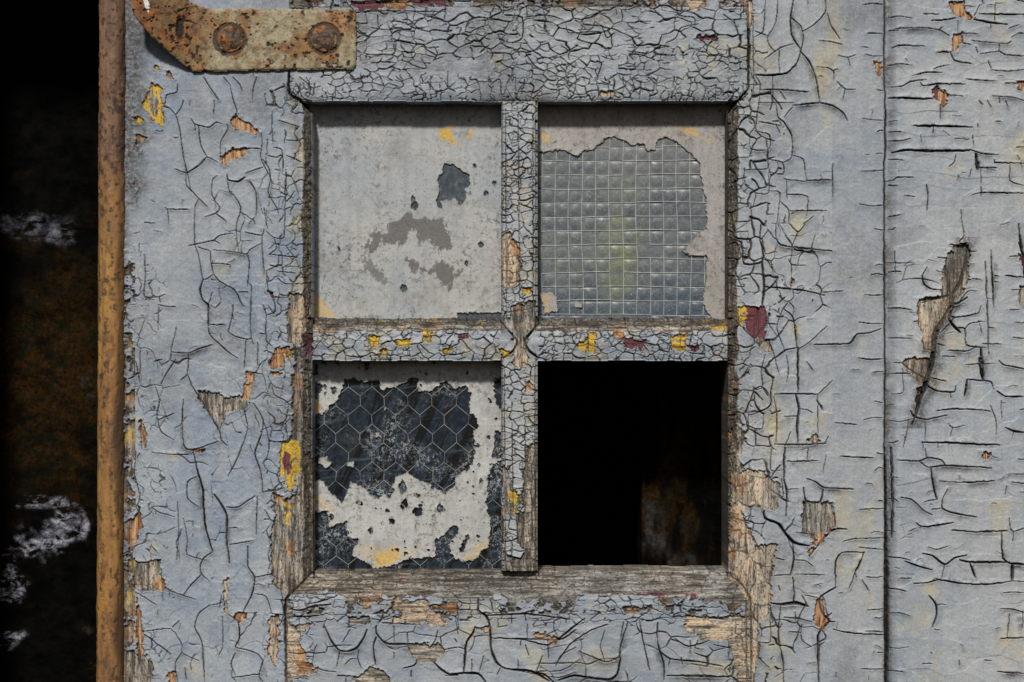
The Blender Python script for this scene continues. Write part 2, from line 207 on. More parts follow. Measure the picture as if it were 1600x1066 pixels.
'P': """1510,384 1509,410 1500,440 1488,462 1489,474;4/1489,474 1481,486 1470,505 1462,520 1459,550 1452,580 1444,605 1436,630 1430,650;6/1430,650 1424,665;2/1437,470 1462,466 1485,462;3/1410,568 1425,580 1445,592;2.4/1497,382 1510,380;2.4/1500,520 1482,500 1489,480;2.6/1384,700 1386,860;3/1387,860 1386,1066;5/1393,700 1395,780 1394,840;3/1592,380 1598,400 1602,440;4/1530,560 1536,595;4/1525,250 1527,265;5/780,500 800,523 808,534 802,548 786,560;3/845,502 828,522 820,534 826,548 842,560;3/1168,0 1170,60 1169,140;3.4/1176,40 1178,150/1169,140 1152,158 1140,175;2.6/452,112 452,146 470,158 486,176;3/447,1066 447,990 447,937 468,915 487,897;3.6/1138,897 1160,915 1173,940 1174,1066;3.4/1166,935 1167,1066;2/790,170 791,500/833,180 833,505/810,175 812,470/788,575 790,890/836,575 836,890/820,640 822,780/800,660 802,800""",
}
# bare patches: kind is wood, tan, orange, yellow, maroon, white; 'keep' = paint that stays as an island
PT = {
'L1': [('orange','850,640 900,680 980,735 940,738 850,710 825,680'),('orange','765,870 830,830 900,835 880,870 830,885 790,930 770,900'),('yellow','380,460 430,480 430,560 440,600 450,690 430,700 390,670 370,640 335,600 350,540'),('wood','372,520 405,540 405,640 380,630'),('yellow','280,660 325,650 330,680 290,680'),('orange','285,740 345,770 300,800'),('wood','1040,510 1065,540 1075,600 1060,600'),('yellow','405,370 425,390 410,405'),('orange','460,395 500,440 470,420')],
'L2': [('yellow','815,900 845,910 845,940 825,935'),('orange','760,900 830,895 800,985 740,990'),('orange','745,1012 800,1015 790,1030 755,1028'),('maroon','733,628 752,630 750,648 735,642'),('tan','830,630 885,640 905,720 895,800 880,880 830,870 820,790'),('orange','620,1000 665,1020 660,1066 620,1066')],
'L3': [('wood','295,25 350,30 400,50 475,40 470,85 400,110 375,160 345,110 315,70'),('orange','462,0 487,0 482,70 458,50'),('orange','280,235 330,225 325,245 290,245'),('yellow','600,210 650,210 655,300 625,380 590,330 595,260'),('maroon','612,250 620,255 618,320 608,300'),('orange','570,395 600,400 600,440 570,430'),('wood','565,440 650,390 690,400 690,700 610,760 570,700 560,600 555,520 575,470'),('yellow','610,430 625,440 620,500 612,480'),('orange','620,560 632,570 625,610'),('wood','70,640 160,630 160,690 145,740 90,730 65,700'),('orange','155,700 180,700 170,735 150,730'),('orange','45,540 90,440 95,500 60,600 45,590'),('orange','75,750 85,760 100,980 80,970'),('wood','35,960 110,970 130,1000 130,1090 30,1090'),('orange','190,1030 215,1030 215,1066 195,1066'),('tan','388,700 402,700 402,830 392,820'),('orange','440,820 470,820 450,850 425,840'),('tan','555,830 585,830 575,1000 550,960'),('orange','92,130 106,150 110,230 98,210')],
'TOP': [('maroon','1375,145 1440,138 1442,158 1390,158'),('maroon','20,5 150,5 145,30 60,40 20,20'),('orange','150,0 260,0 240,40 190,35 160,20'),('tan','1345,0 1380,0 1370,40 1350,40'),('tan','995,360 1050,362 1045,378 1000,375'),('maroon','250,0 385,0 385,16 300,18'),('tan','620,0 700,0 690,12 640,12'),('tan','1562,0 1590,0 1585,110 1572,110')],
'R1': [('tan','110,0 140,0 132,130 116,140')],
'R2': [('maroon','100,385 200,400 205,470 185,550 130,530 100,490'),('yellow','75,395 105,395 105,435 80,435'),('yellow','80,440 108,445 105,495 80,480'),('wood','165,555 215,560 225,600 180,605'),('orange','325,260 340,270 330,285'),('wood','440,995 460,1035 395,1035')],
'R3': [('wood','370,250 495,248 505,350 450,400 420,410 355,375'),('orange','440,400 500,370 440,430 395,480 385,470'),('orange','430,690 455,690 455,750 480,790 440,830 420,780'),('tan','50,120 110,100 180,105 205,180 235,220 170,290 130,260 90,290 130,370 150,440 245,430 215,580 220,690 200,760 160,820 150,950 130,1090 110,1090 118,680 20,560 45,300'),('keep','90,290 165,272 190,320 250,350 245,428 150,436 130,370')],
'B1': [('orange','405,15 470,10 480,55 520,90 500,95 440,70 420,50'),('orange','430,165 460,160 460,200 430,245 415,240'),('maroon','325,430 345,415 360,455 350,480 330,470'),('orange','355,425 395,455 380,505 350,480'),('orange','725,390 755,395 750,425 735,420'),('orange','62,300 80,300 75,370 58,360')],
'B2': [('wood','425,105 490,110 490,190 480,260 440,330 410,320 405,250 430,190'),('tan','265,380 405,350 410,400 370,480 335,500 320,580 285,560 265,470'),('wood','175,660 200,645 300,650 300,700 285,750 250,710'),('maroon','250,775 272,770 250,870 242,840'),('maroon','738,150 761,160 761,200'),('wood','740,300 780,300 780,400 745,380')],
'B3': [('orange','545,20 565,30 555,50 545,40')],
'BOT': [('wood','370,365 480,355 480,400 420,395 370,415'),('tan','610,360 690,350 910,330 915,370 900,405 820,415 770,380 740,400 660,385 615,395'),('orange','810,300 950,300 955,345 900,325'),('tan','35,405 150,400 95,470 90,540 130,580 130,640 195,640 190,665 60,680 35,660'),('orange','90,520 125,560 125,600 195,640 100,660 95,600'),('wood','400,690 480,630 520,635 580,690 600,740 400,740'),('wood','680,510 790,505 800,530 850,500 880,550 830,600 740,605'),('tan','1055,420 1125,418 1120,440'),('orange','1370,460 1430,450 1425,470'),('orange','1445,470 1495,480 1465,520'),('tan','620,275 790,270 800,310 620,318'),('keep','50,240 300,235 280,280 170,300 50,310'),('keep','960,262 1140,262 1190,345 960,330')],
'BR': [('maroon','640,880 720,885 715,915 640,900'),('maroon','560,850 590,855 585,875 560,875'),('white','312,795 342,795 338,817 316,818'),('keep','232,782 475,788 470,815 235,820'),('maroon','410,785 495,780 490,793 415,800'),('maroon','555,783 600,785 590,797'),('tan','560,858 770,850 775,1090 740,1090 700,930 640,930 560,900')],
'P': [('wood','1480,396 1513,392 1513,436 1492,474 1466,484 1470,440'),('tan','1434,466 1488,462 1482,488 1466,515 1460,548 1446,545 1438,505'),('wood','1406,566 1420,560 1450,562 1448,590 1440,600'),('wood','1196,745 1222,760 1214,800 1190,790'),('tan','794,500 832,500 824,520 821,575 803,575 802,530'),('wood','800,480 836,470 838,500 796,506'),('orange','808,480 816,480 815,492 808,492'),('wood','786,730 800,750 801,790 830,850 838,790 838,905 786,905'),('keep','788,800 806,810 808,850 820,862 812,872 792,866 787,850'),('wood','822,700 840,690 840,905 816,905 818,780'),('yellow','797,770 806,768 808,800 799,802'),('maroon','474,525 486,523 486,552 477,556'),('yellow','579,527 590,530 588,542 580,538'),('yellow','593,547 603,547 603,555 594,555'),('yellow','620,532 642,528 643,540 621,540'),('yellow','660,518 671,520 670,533 660,533'),('yellow','784,548 796,548 794,555 785,555'),('maroon','716,523 733,522 732,528 718,528'),('yellow','905,534 916,534 914,548 906,546'),('yellow','1048,525 1072,525 1070,550 1052,545'),('orange','960,516 975,516 973,530 962,528'),('maroon','975,530 1010,533 1000,545 980,543'),('yellow','920,520 930,522 928,550 922,548'),('maroon','1075,540 1090,537 1095,548 1078,550'),('yellow','690,545 704,545 702,553 692,552'),('yellow','818,452 828,452 828,462 819,462'),('tan','783,370 796,360 802,390 812,420 806,440 786,450'),('orange','800,375 812,392 808,402 800,395'),('orange','822,600 832,602 830,612 822,610')],
}
def parse(tile, s):
    x0, y0, k = TILES[tile]
    return [(x0+float(a)/k, y0+float(b)/k) for a, b in (p.split(',') for p in s.split())]

# ------------------------------------------------------------------ the door's relief, evaluated on one grid in photograph pixels
def axis(a, b, A, B, step, grow=1.10, mx=9):
    c = list(np.arange(a, b, step)); lo = []; s = step; v = a
    while v > A: s = min(s*grow, mx); v -= s; lo.append(v)
    hi = []; s = step; v = c[-1]
    while v < B: s = min(s*grow, mx); v += s; hi.append(v)
    return np.array(lo[::-1]+c+hi, F)
STEP = 1.0
xs = axis(194, 1612, 194, 1990, STEP); ys = axis(-8, 1074, -230, 1300, STEP)
X, Y = np.meshgrid(xs, ys); X = X.astype(F); Y = Y.astype(F)
print('grid', X.shape)
C = np.zeros_like(X); D = np.full_like(X, 60); S = np.full_like(X, -40); DEEP = np.zeros_like(X)
KD = {k: np.zeros_like(X) for k in ('tan', 'orange', 'yellow', 'maroon', 'white')}
TILT = np.zeros_like(X); LIFT = np.zeros_like(X); HALO = np.zeros_like(X); TONE = np.zeros_like(X)
rng = np.random.RandomState(7)
def win(xa, xb, ya, yb, m):
    i0, i1 = np.searchsorted(xs, (xa-m, xb+m)); j0, j1 = np.searchsorted(ys, (ya-m, yb+m))
    return slice(max(j0-1, 0), j1+1), slice(max(i0-1, 0), i1+1)
def crack(pts, wd=1.0, jit=0.6, taper=True):
    P = [np.array(pts[0])]
    if len(pts) > 2:                                       # smooth the traced line
        q = [np.array(p, float) for p in pts]; q = [2*q[0]-q[1]]+q+[2*q[-1]-q[-2]]; out = []
        for a in range(1, len(q)-2):
            m = 3 if np.hypot(*(q[a+1]-q[a])) > 12 else 2
            m0 = (q[a+1]-q[a-1])*.36; m1 = (q[a+2]-q[a])*.36
            L_ = np.hypot(*(q[a+1]-q[a])); m0 = m0*min(1, .8*L_/(np.hypot(*m0)+1e-6)); m1 = m1*min(1, .8*L_/(np.hypot(*m1)+1e-6))
            for t_ in np.arange(m)/m:
                t2 = t_*t_; t3 = t2*t_
                out.append((2*t3-3*t2+1)*q[a]+(t3-2*t2+t_)*m0+(-2*t3+3*t2)*q[a+1]+(t3-t2)*m1)
        pts = out+[q[-2]]
    for a, b in zip(pts[:-1], pts[1:]):
        a = np.array(a); b = np.array(b); L = np.hypot(*(b-a)); n = max(1, int(L/4.2))
        nv = np.array([-(b-a)[1], (b-a)[0]])/(L+1e-6)
        for i in range(1, n+1):
            q = a+(b-a)*i/n
            if i < n: q = q+nv*rng.uniform(-jit, jit)
            P.append(q)
    N = len(P)-1; side = rng.choice((-1, 1)); lf = rng.uniform(.15, 1.0)*min(1.6, max(0, wd-.75))
    for i in range(N):
        (x0, y0), (x1, y1) = P[i], P[i+1]
        sl = win(min(x0, x1), max(x0, x1), min(y0, y1), max(y0, y1), 14+wd)
        px = X[sl]; py = Y[sl]
        if px.size == 0: continue
        ex, ey = x1-x0, y1-y0; t = np.clip(((px-x0)*ex+(py-y0)*ey)/(ex*ex+ey*ey+1e-9), 0, 1)
        d = np.hypot(px-x0-t*ex, py-y0-t*ey)
        u = (i+t)/N; tp = (np.clip(np.minimum(u, 1-u)*4, 0, 1)*0.4+0.6) if taper else 1.0
        wv_ = .55+.9*vnoise(px/13+wd*7, py/13, 77); hw = (0.12+0.42*wd+.40*max(0, wd-1.4))*tp*wv_
        g = 1-ss(hw*0.5, hw+0.5, d)
        g = g*(0.65+0.35*min(1, wd))*np.minimum(tp*1.3, 1)
        C[sl] = np.maximum(C[sl], g); D[sl] = np.minimum(D[sl], d)
        DEEP[sl] = np.maximum(DEEP[sl], g*wd)
        if lf > 0:
            tr = ((px-x0)*ex+(py-y0)*ey)/(ex*ex+ey*ey+1e-9)
            sg = ((px-x0)*ey-(py-y0)*ex)*side > 0
            uu = (i+t)/N; fade = np.clip(np.minimum(uu, 1-uu)*3, 0, 1)
            HALO[sl] = np.maximum(HALO[sl], np.exp(-d/np.where(sg, 9.5, 3.0))*fade*min(1, lf*1.3)*ss(13, 8, d))
            LIFT[sl] = np.maximum(LIFT[sl], sg*np.exp(-d/3.2)*fade*lf*ss(11, 7, d))
for tile, s in CR.items():
    for l in s.split('/'):
        l = l.strip(); wd = 1.0
        if ';' in l: l, wd = l.split(';'); wd = float(wd)
        crack(parse(tile, l), wd)
# wood checks / paint ticks along the seam and short random hairlines
for side in (-1, 1):
    y = -220
    while y < 1290:
        y += rng.uniform(12, 58); L = rng.uniform(5, 38)
        x0 = 1379 if side < 0 else 1389
        crack([(x0, y), (x0+side*L*.5, y+rng.uniform(-2, 2)), (x0+side*L, y+rng.uniform(-4, 4))], rng.uniform(.7, 1.3))
def hair(n, xa, xb, ya, yb, L0, L1, horiz, w0=.45, w1=.85):
    for _ in range(n):
        x = rng.uniform(xa, xb); y = rng.uniform(ya, yb); L = rng.uniform(L0, L1)
        a = rng.normal(0, .25) + (0 if rng.rand() < horiz else math.pi/2)
        dx, dy = math.cos(a)*L/2, math.sin(a)*L/2
        crack([(x-dx, y-dy), (x+rng.uniform(-2,2), y+rng.uniform(-2,2)), (x+dx, y+dy)], rng.uniform(w0, w1))
hair(40, 210, 440, 110, 1060, 5, 14, .35, .3, .6); hair(40, 1240, 1376, 0, 1066, 5, 14, .75, .3, .6)
hair(50, 1400, 1600, 0, 1066, 5, 16, .7, .3, .6); hair(50, 205, 250, 300, 1060, 5, 14, .5, .3, .6)
hair(70, 1620, 1980, -220, 1290, 20, 70, .8, 1, 2); hair(60, 205, 1600, 1080, 1290, 15, 60, .5, 1, 2); hair(60, 205, 1600, -220, -12, 15, 60, .5, 1, 2)

def crackle(mask, cx, cy, seed, hw, drop=-9, warp=.25, amp=1.0, tilt=.25, cellw=None):
    """polygonal alligatoring inside mask; cx, cy cell size in pixels; drop = threshold of a noise that erases some cracks"""
    j, i = np.nonzero(mask)
    if not len(j): return
    px = X[j, i]; py = Y[j, i]
    wx = px+fbm(px, py, cx*1.3, seed+50, 3)*cx*warp; wy = py+fbm(px, py, cx*1.3, seed+90, 3)*cy*warp
    u = wx/cx; v = wy/cy; iu = np.floor(u); iv = np.floor(v)
    best = np.full(u.shape, 1e9, F); bx = np.zeros_like(u); by = np.zeros_like(u); hid = np.zeros_like(u)
    def pt(a, b): return a+.08+.84*_hash(a.astype(np.int64), b.astype(np.int64), seed), b+.08+.84*_hash(a.astype(np.int64), b.astype(np.int64), seed+1)
    for da in (-1, 0, 1):
        for db in (-1, 0, 1):
            qx, qy = pt(iu+da, iv+db); dd = (qx-u)**2+(qy-v)**2; m = dd < best
            best = np.where(m, dd, best); bx = np.where(m, qx, bx); by = np.where(m, qy, by)
            hid = np.where(m, _hash((iu+da).astype(np.int64), (iv+db).astype(np.int64), seed+2), hid)
    e = np.full(u.shape, 1e9, F); eid = np.zeros_like(u)
    for da in (-2, -1, 0, 1, 2):
        for db in (-2, -1, 0, 1, 2):
            qx, qy = pt(iu+da, iv+db); dx = (qx-bx); dy = (qy-by); L = np.hypot(dx, dy)
            ok = L > 1e-3
            dist = np.where(ok, np.maximum(((qx+bx)/2-u)*dx+((qy+by)/2-v)*dy, 0)/np.maximum(np.hypot(dx/cx, dy/cy), 1e-4), 1e9)
            m = dist < e
            h2 = _hash((iu+da).astype(np.int64), (iv+db).astype(np.int64), seed+2)
            e = np.where(m, dist, e); eid = np.where(m, (h2+hid) % 1.0, eid)
    wn_ = hw*(.55+.9*eid)*(0.8+.35*fbm(px, py, 9, seed+3, 2))
    on = ss(0, .25, fbm(px, py, cx*1.6, seed+5, 3)-drop)*ss(.02, .12, eid)*amp
    wn_ = wn_*.72; g = (1-ss(wn_*.4, wn_+.5, e))*on*(.7+.3*eid)
    C[j, i] = np.maximum(C[j, i], g); D[j, i] = np.minimum(D[j, i], e+8*(1-on))
    DEEP[j, i] = np.maximum(DEEP[j, i], g*hw)
    TILT[j, i] += tilt*((u-bx)*(hid*2-1)+(v-by)*(((hid*37) % 1)*2-1))
    TONE[j, i] = np.maximum(TONE[j, i], ((hid*91) % 1)*.7)

nz = fbm(X, Y, 26, 3, 4); nz2 = fbm(X, Y, 7, 13, 3); nzb = fbm(X, Y, 120, 23, 3); nz3 = fbm(X, Y, 3.4, 33, 2)
WX0, WX1, WY0, WY1 = 486.0, 1138.0, 158.0, 894.0
in_rail_top = (X > 452) & (X < 1169) & (Y < 158)
in_rail_bot = (X > 447) & (X < 1173) & (Y > 893)
inwx = (X > 470) & (X < 1150)
vb = (np.abs(X-811) < 31) & (Y > 150) & (Y < 900)
hb = (Y > 496) & (Y < 566) & (X > 470) & (X < 1150)
# regions of fine crackle
crackle(in_rail_top & (Y < 95), 32, 17, 11, 1.2, -.7, amp=1, warp=.32)
crackle(in_rail_top & (Y > -20) & (Y < 158) & ((X < 860) | (Y > 70)), 17, 11, 12, .95, -.25, warp=.35, amp=.95)
crackle(in_rail_top & (X > 800), 24, 15, 19, .95, 0.0, warp=.35, amp=.9)
crackle(in_rail_top & (Y > 120), 13, 30, 14, .9, -.1, warp=.2)
crackle(vb & ~hb, 17, 12.5, 21, 1.1, -1.2, warp=.3); crackle(vb & ~hb, 8, 6.5, 22, .65, .05, warp=.3, amp=.85)
crackle(hb & ~vb, 18, 15, 31, 1.15, -1.2, warp=.28); crackle(hb & ~vb, 9, 7.5, 32, .65, .0, warp=.3, amp=.85)
crackle((X > 415+14*nz) & (X < 490) & (Y > 130), 20, 24, 41, 1.1, -.35, warp=.3, amp=.85)
crackle((X > 444) & (X < 490) & (Y > 130), 13, 13, 42, .7, .0, warp=.3, amp=.8)
crackle((X > 1136) & (X < 1214+24*nz) & (Y > 140), 25, 27, 51, 1.9, -.9, warp=.25, amp=.9)
crackle((X > 1136) & (X < 1175+10*nz) & (Y > 140), 13, 12, 52, .95, -.1, warp=.3, amp=.85)
crackle((X > 1160) & (X < 1200) & (Y < 160), 24, 26, 53, .8, -.3, warp=.25, amp=.9)
crackle(in_rail_bot & (Y < 975+10*nz), 17, 11, 61, 1.0, -.4, warp=.35, amp=.9)
crackle(in_rail_bot & (Y > 960) & (X > 450) & (X < 1172), 50, 26, 62, 1.3, -.1, warp=.35, amp=.9, tilt=.5)
crackle((X < 262+18*nz) & (Y > 380), 17, 22, 71, .8, -.0, warp=.35, amp=.8)
crackle((X > 330) & (X < 450) & (Y > 250) & (Y < 1400), 34, 44, 72, 1.0, .3, warp=.45, amp=.8, tilt=.4)
crackle((X > 200) & (X < 450) & (Y > 500), 54, 60, 73, 1.3, .10, warp=.5, amp=.8, tilt=.6)
crackle((X > 1205) & (X < 1300) & (Y > 180), 40, 44, 74, 1.4, .05, warp=.35, amp=.9, tilt=.5)
crackle((X > 1400) & (X < 2000), 95, 30, 75, .7, .62, warp=.45, amp=.8, tilt=.4)
crackle((X > 1620) & (X < 2000), 95, 50, 76, 1.5, -.1, warp=.45, amp=.9, tilt=.5)

# bare patches
SK = np.full_like(X, -40)
for tile, L in PT.items():
    for kind, s in L:
        poly = parse(tile, s); a = np.array(poly)
        sl = win(a[:,0].min(), a[:,0].max(), a[:,1].min(), a[:,1].max(), 14)
        sd = inside_sd(X[sl], Y[sl], poly)+nz2[sl]*2.8+nz[sl]*2.2+nz3[sl]*1.2+1.2
        if kind == 'keep': S[sl] = np.minimum(S[sl], -sd); continue
        S[sl] = np.maximum(S[sl], sd)
        for k in KD:
            if k == kind: KD[k][sl] = np.maximum(KD[k][sl], ss(-1.5, .5, sd))
            else: KD[k][sl] *= 1-ss(-.5, .8, sd)
def bare(mask_w, thr, sc_=9.0):            # noisy band: mask_w = 0..1 likelihood
    global S
    S = np.maximum(S, (mask_w-thr+.45*nz+.22*nz2)*sc_*(mask_w > 0)-40*(mask_w <= 0))
keepS = S.copy()
gx = lambda c, r: np.exp(-((X-c)/r)**2)
gy = lambda c, r: np.exp(-((Y-c)/r)**2)
bare(gx(466, 15)*ss(430, 520, Y)*(1-ss(905, 935, Y)), .72)
bare(ss(448, 475, X)*(X < 490)*ss(690, 740, Y)*(1-ss(920, 940, Y))*1.25, .55)
bare(((Y > 884) & (X > 447) & (X < 1173))*(1-ss(918, 950, Y+.02*(X-800)*-1)), .35, 14)
bare(hb*(1-ss(512, 522, Y)), .45)
bare(gx(1152, 11)*ss(560, 700, Y)*(Y < 910), .62)
bare(vb*ss(690, 830, Y)*.8, .62)
bare((X < 212)*ss(150, 700, Y)*.75*(X > 190), .62)
bare((in_rail_bot)*(Y < 960)*.75, .80)
bare(in_rail_top*(Y < 12)*.7, .66)
bare(((np.abs(X-452) < 6)*(Y > 935))*.9, .55); bare((np.abs(X-1172) < 8)*(Y > 935)*1.0, .3)
# keep the traced islands
for tile, L in PT.items():
    for kind, s in L:
        if kind == 'keep':
            poly = parse(tile, s); a = np.array(poly); sl = win(a[:,0].min(), a[:,0].max(), a[:,1].min(), a[:,1].max(), 14)
            sd = inside_sd(X[sl], Y[sl], poly)+nz2[sl]*1.6; S[sl] = np.where(sd > -3, np.minimum(S[sl], -sd), S[sl])
# snap the bare edge to nearby cracks a little: paint breaks along cracks
P = 1-ss(-.55, .55, S)
HALO *= P
bare_m = 1-P

# profile of the joinery
H = np.zeros_like(X)
def rnd(t): return 1-np.sqrt(np.clip(1-(1-np.clip(t, 0, 1))**2, 0, 1))
dl = WX0-X; left = (X < 640) & (Y > 100) & (Y < 960)
prof_l = np.where(dl < 14, -11+7.5*np.clip(dl/14, 0, 1), -3.5*(1-ss(14, 34, dl)))
dr = X-WX1; prof_r = np.where(dr < 15, -11+8*np.clip(dr/15, 0, 1), -3.0*(1-ss(15, 36, dr)))
dt = WY0-Y+1.2*fbm(X, Y*0, 90, 5, 4); prof_t = -2.8*(rnd(dt/15))
db = Y-WY1; prof_b = -10*(1-np.clip(db/42, 0, 1)**.8)
lstile = (X < 470) | (X <= WX0)
H = np.where(X <= WX0, prof_l*((Y > 145) & (Y < 936)), H)
H = np.where((X >= WX1) & (X < 1300), prof_r*((Y > 140) & (Y < 941)), H)
u = np.abs(X-811)/29.5
prof_v = -1.2-1.6*u*u-7.5*ss(.82, 1.08, u)
prof_h = np.where(Y < 524, -10+8.0*np.clip((Y-496)/26, 0, 1)**.8, -2.0+.8*ss(524, 536, Y)-.8*ss(536, 550, Y)-4.0*rnd((566-Y)/12))
# which part owns each point: mitred joints
mit_tl = (X < 452) | ((X < 488) & (Y-146 > (X-452)*.88))
mit_tr = (X > 1169) | ((X > 1136) & (Y-142 > (1169-X)*.95))
mit_bl = (X < 447) | ((X < 489) & (Y < 936-(X-447)*.98))
mit_br = (X > 1174) | ((X > 1136) & (Y < 941-(1173-X)*1.28))
own = np.zeros(X.shape, np.int8)                    # 1 left stile 2 right stile 3 top rail 4 bottom rail 5 vertical bar 6 left bar 7 right bar 8 next leaf
midy = (Y > 300) & (Y < 700)
SEAM = 1383+2.6*fbm(X*0, Y, 90, 44, 6, g=.7)
own[(X <= 488) & mit_tl & mit_bl] = 1
own[(X >= 1136) & mit_tr & mit_br & (X <= SEAM)] = 2
own[(Y <= WY0+1.2*fbm(X, Y*0, 60, 5, 4)) & (own == 0) & (X < 1300)] = 3
own[(Y >= WY1-.5+.9*fbm(X, Y*0, 40, 6, 3)) & (own == 0) & (X < 1300)] = 4
wv = 28.5-(11+3.5*fbm(X, Y, 14, 12, 3)+3*np.sign(X-811))*np.exp(-((Y-536)/12)**2)+.5*fbm(X*0, Y, 22, 8, 3)
own[(np.abs(X-811) <= wv) & (own == 0)] = 5
hy0 = 497+1.5*fbm(X, Y*0, 25, 9, 4); hy1 = 563+1.0*fbm(X, Y*0, 30, 10, 4)
hm = (Y > hy0) & (Y < hy1) & (own == 0) & (X > 470) & (X < 1150)
own[hm & (X < 811)] = 6; own[hm & (X > 811)] = 7
own[(X > SEAM)] = 8
H = np.where(own == 3, prof_t, H); H = np.where(own == 4, prof_b, H); H = np.where(own == 5, prof_v, H)
tipl = np.clip((812-X-8)/16, 0, 1); tipr = np.clip((X-810-12)/16, 0, 1)
H = np.where(own == 6, prof_h-2.2*rnd(tipl), H); H = np.where(own == 7, prof_h-2.2*rnd(tipr), H)
ds = np.abs(X-SEAM)
H = np.where((own == 2), H-1.6*rnd((SEAM-X)/9), H)
H = H-3.5*(1-ss(.5, 2.6, ds))*(X > 1300)
H = np.where(own == 8, H-4.6*(1-ss(3, 21+2*nz, X-SEAM))-2.5*ss(7+4*ss(700, 1000, Y), 2, ds)*ss(350, 1000, Y), H)
is_h = (own == 3) | (own == 4) | (own == 6) | (own == 7)
# wood relief
wv_v = fbm(X, Y, 5, 201, 3, sy=90); wv_h = fbm(X, Y, 90, 202, 3, sy=5)
wood = np.where(is_h, wv_h, wv_v)
gouge = ss(.35, .75, np.where(is_h, fbm(X, Y, 60, 203, 3, sy=4.5), fbm(X, Y, 4.5, 204, 3, sy=60)))
coarse_ok = 1.0
curl = .95*np.exp(np.minimum(S, 0)/2.6)*P
cup = .8*np.exp(-D/2.6)*P*(.4+.6*np.clip(nz+.6, 0, 1.4))
H = H+P*(1.15+.14*nz2+.30*nzb+.035*nz3)+curl+cup+TILT*P*1.0+LIFT*P*2.8
H = H-C*(.35+1.3*P)*(0.8+.55*DEEP)
H = H+bare_m*(.34*wood-.7*gouge+.15*nz2)
putty = np.zeros_like(X)
putty = np.maximum(putty, ((own == 1) & (dl < 14+4*nz) & (Y > 150))*1.0)
putty = np.maximum(putty, ((own == 2) & (dr < 15+5*nz) & (Y > 140) & (Y < 930))*1.0)
putty = np.maximum(putty, ((own >= 6) & (own <= 7) & (Y < 509+3*nz))*.9)
putty = np.maximum(putty, ((own == 4) & (Y < 901+3*nz) & (X < 800))*.8)
P = P*(1-putty); Pm = P; H = H+putty*(.75*nz2+.55*nz)
# dirt, grime and painted edge shading
soot = ss(.0, 1.25, (1-ss(196, 262, X))*(1-ss(210, 420, Y))*1.3+.35*nz)*1.0
soot = np.maximum(soot, .75*(1-ss(194, 206, X+4*nz)))
soot = np.maximum(soot, .55*ss(.15, .8, (1-ss(0, 30, np.abs(X-566)+abs(Y-60)*.3))+.5*nz)*(Y < 125)*(own == 3))
grime_shade = np.maximum(putty*1.0, soot)
grime_shade = np.maximum(grime_shade, .85*(own == 4)*(X < 850)*ss(-.4, .4, nz+.15)*(1-ss(905, 950, Y)))
grime_shade = np.maximum(grime_shade, .60*(own == 4)*ss(.0, .5, nz+.25)*(1-ss(905, 935, Y)))
grime_shade = np.maximum(grime_shade, .85*(own == 8)*(1-ss(4, 19+5*nz+3*nz2, X-SEAM))*ss(-.55, .35, nz+.35*ss(200, 900, Y)))  # grime and bevel shading beside the seam, both put into the colour
grime_shade = np.maximum(grime_shade, .8*(own == 2)*(1-ss(1.5, 7+4*nz, SEAM-X))*ss(-.4, .4, nz2+.3))
grime_shade = np.maximum(grime_shade, .6*np.exp(-D/3.0)*ss(-.2, .7, nz+.3*nz2))
grime_shade = np.maximum(grime_shade, .95*HALO*ss(-.55, .45, nz2+.7*nz))
grime_shade = np.maximum(grime_shade, .35*bare_m*ss(0, .7, fbm(X, Y, 30, 77, 4)))
grime_shade = np.maximum(grime_shade, .5*(own == 5)*ss(.7, 1.0, u))
grime_shade = np.maximum(grime_shade, .55*(own == 3)*ss(-.1, .6, fbm(X, Y, 70, 78, 4)+.15))
dirt = np.clip(C*1.1, 0, 1)*np.where(P > .5, 1, .75)
dirt = np.maximum(dirt, .9*np.exp(-((S-1.0)/1.1)**2)*(S < 30)*ss(-.5, .4, nz2+.2))
dirt = np.maximum(dirt, .55*bare_m*gouge)
jd = np.minimum.reduce([np.abs(ds)]); dirt = np.maximum(dirt, 1-ss(.9, 2.8+1.3*fbm(X*0, Y, 30, 45, 4)+3.8*ss(700, 1000, Y), np.abs(X-SEAM-1.5*ss(600, 1000, Y))))
rim = bare_m*ss(4.5+4*nz, 1, S)*ss(.1, .6, fbm(X, Y, 45, 88, 3)+.1)
orange = np.maximum(KD['orange'], rim*.75); tan_ = KD['tan']
KD['orange'] *= ss(-.75, -.15, nz2+.5*nz3)
yel = KD['yellow']*ss(-.62, -.2, nz2+.5*nz3)
redr = KD['maroon']
zz = fbm(X, Y, 34, 91, 4)
yel = np.maximum(yel, bare_m*((own == 6) | (own == 7))*ss(.55, .75, zz)*.6)
yel = np.maximum(yel, bare_m*(X < 212)*ss(.2, .6, zz)*ss(-.3, .2, nz2)*.55)
orange = np.maximum(orange, bare_m*((own == 2) & (dr < 30))*ss(.35, .6, zz)*.6); orange = np.maximum(orange, putty*((own == 2) & (Y > 560))*ss(.25, .6, fbm(X, Y, 12, 92, 4))*.8)
orange = np.maximum(orange, tan_*.3*ss(-.2, .5, nz)); grime_shade = grime_shade*(1-.8*orange*putty)
grime_shade = grime_shade*(1-.6*np.maximum(KD['tan'], np.maximum(KD['yellow'], KD['maroon'])))
gsd = np.maximum(0, 1-np.abs(X-(1506-(Y-385)*.28))/30)*(Y > 370)*(Y < 670)
grime_shade = np.maximum(grime_shade, .85*ss(.15, .8, gsd+.35*nz))
ghost = ss(.5, .9, fbm(X, Y, 60, 95, 4, sy=80))*.4
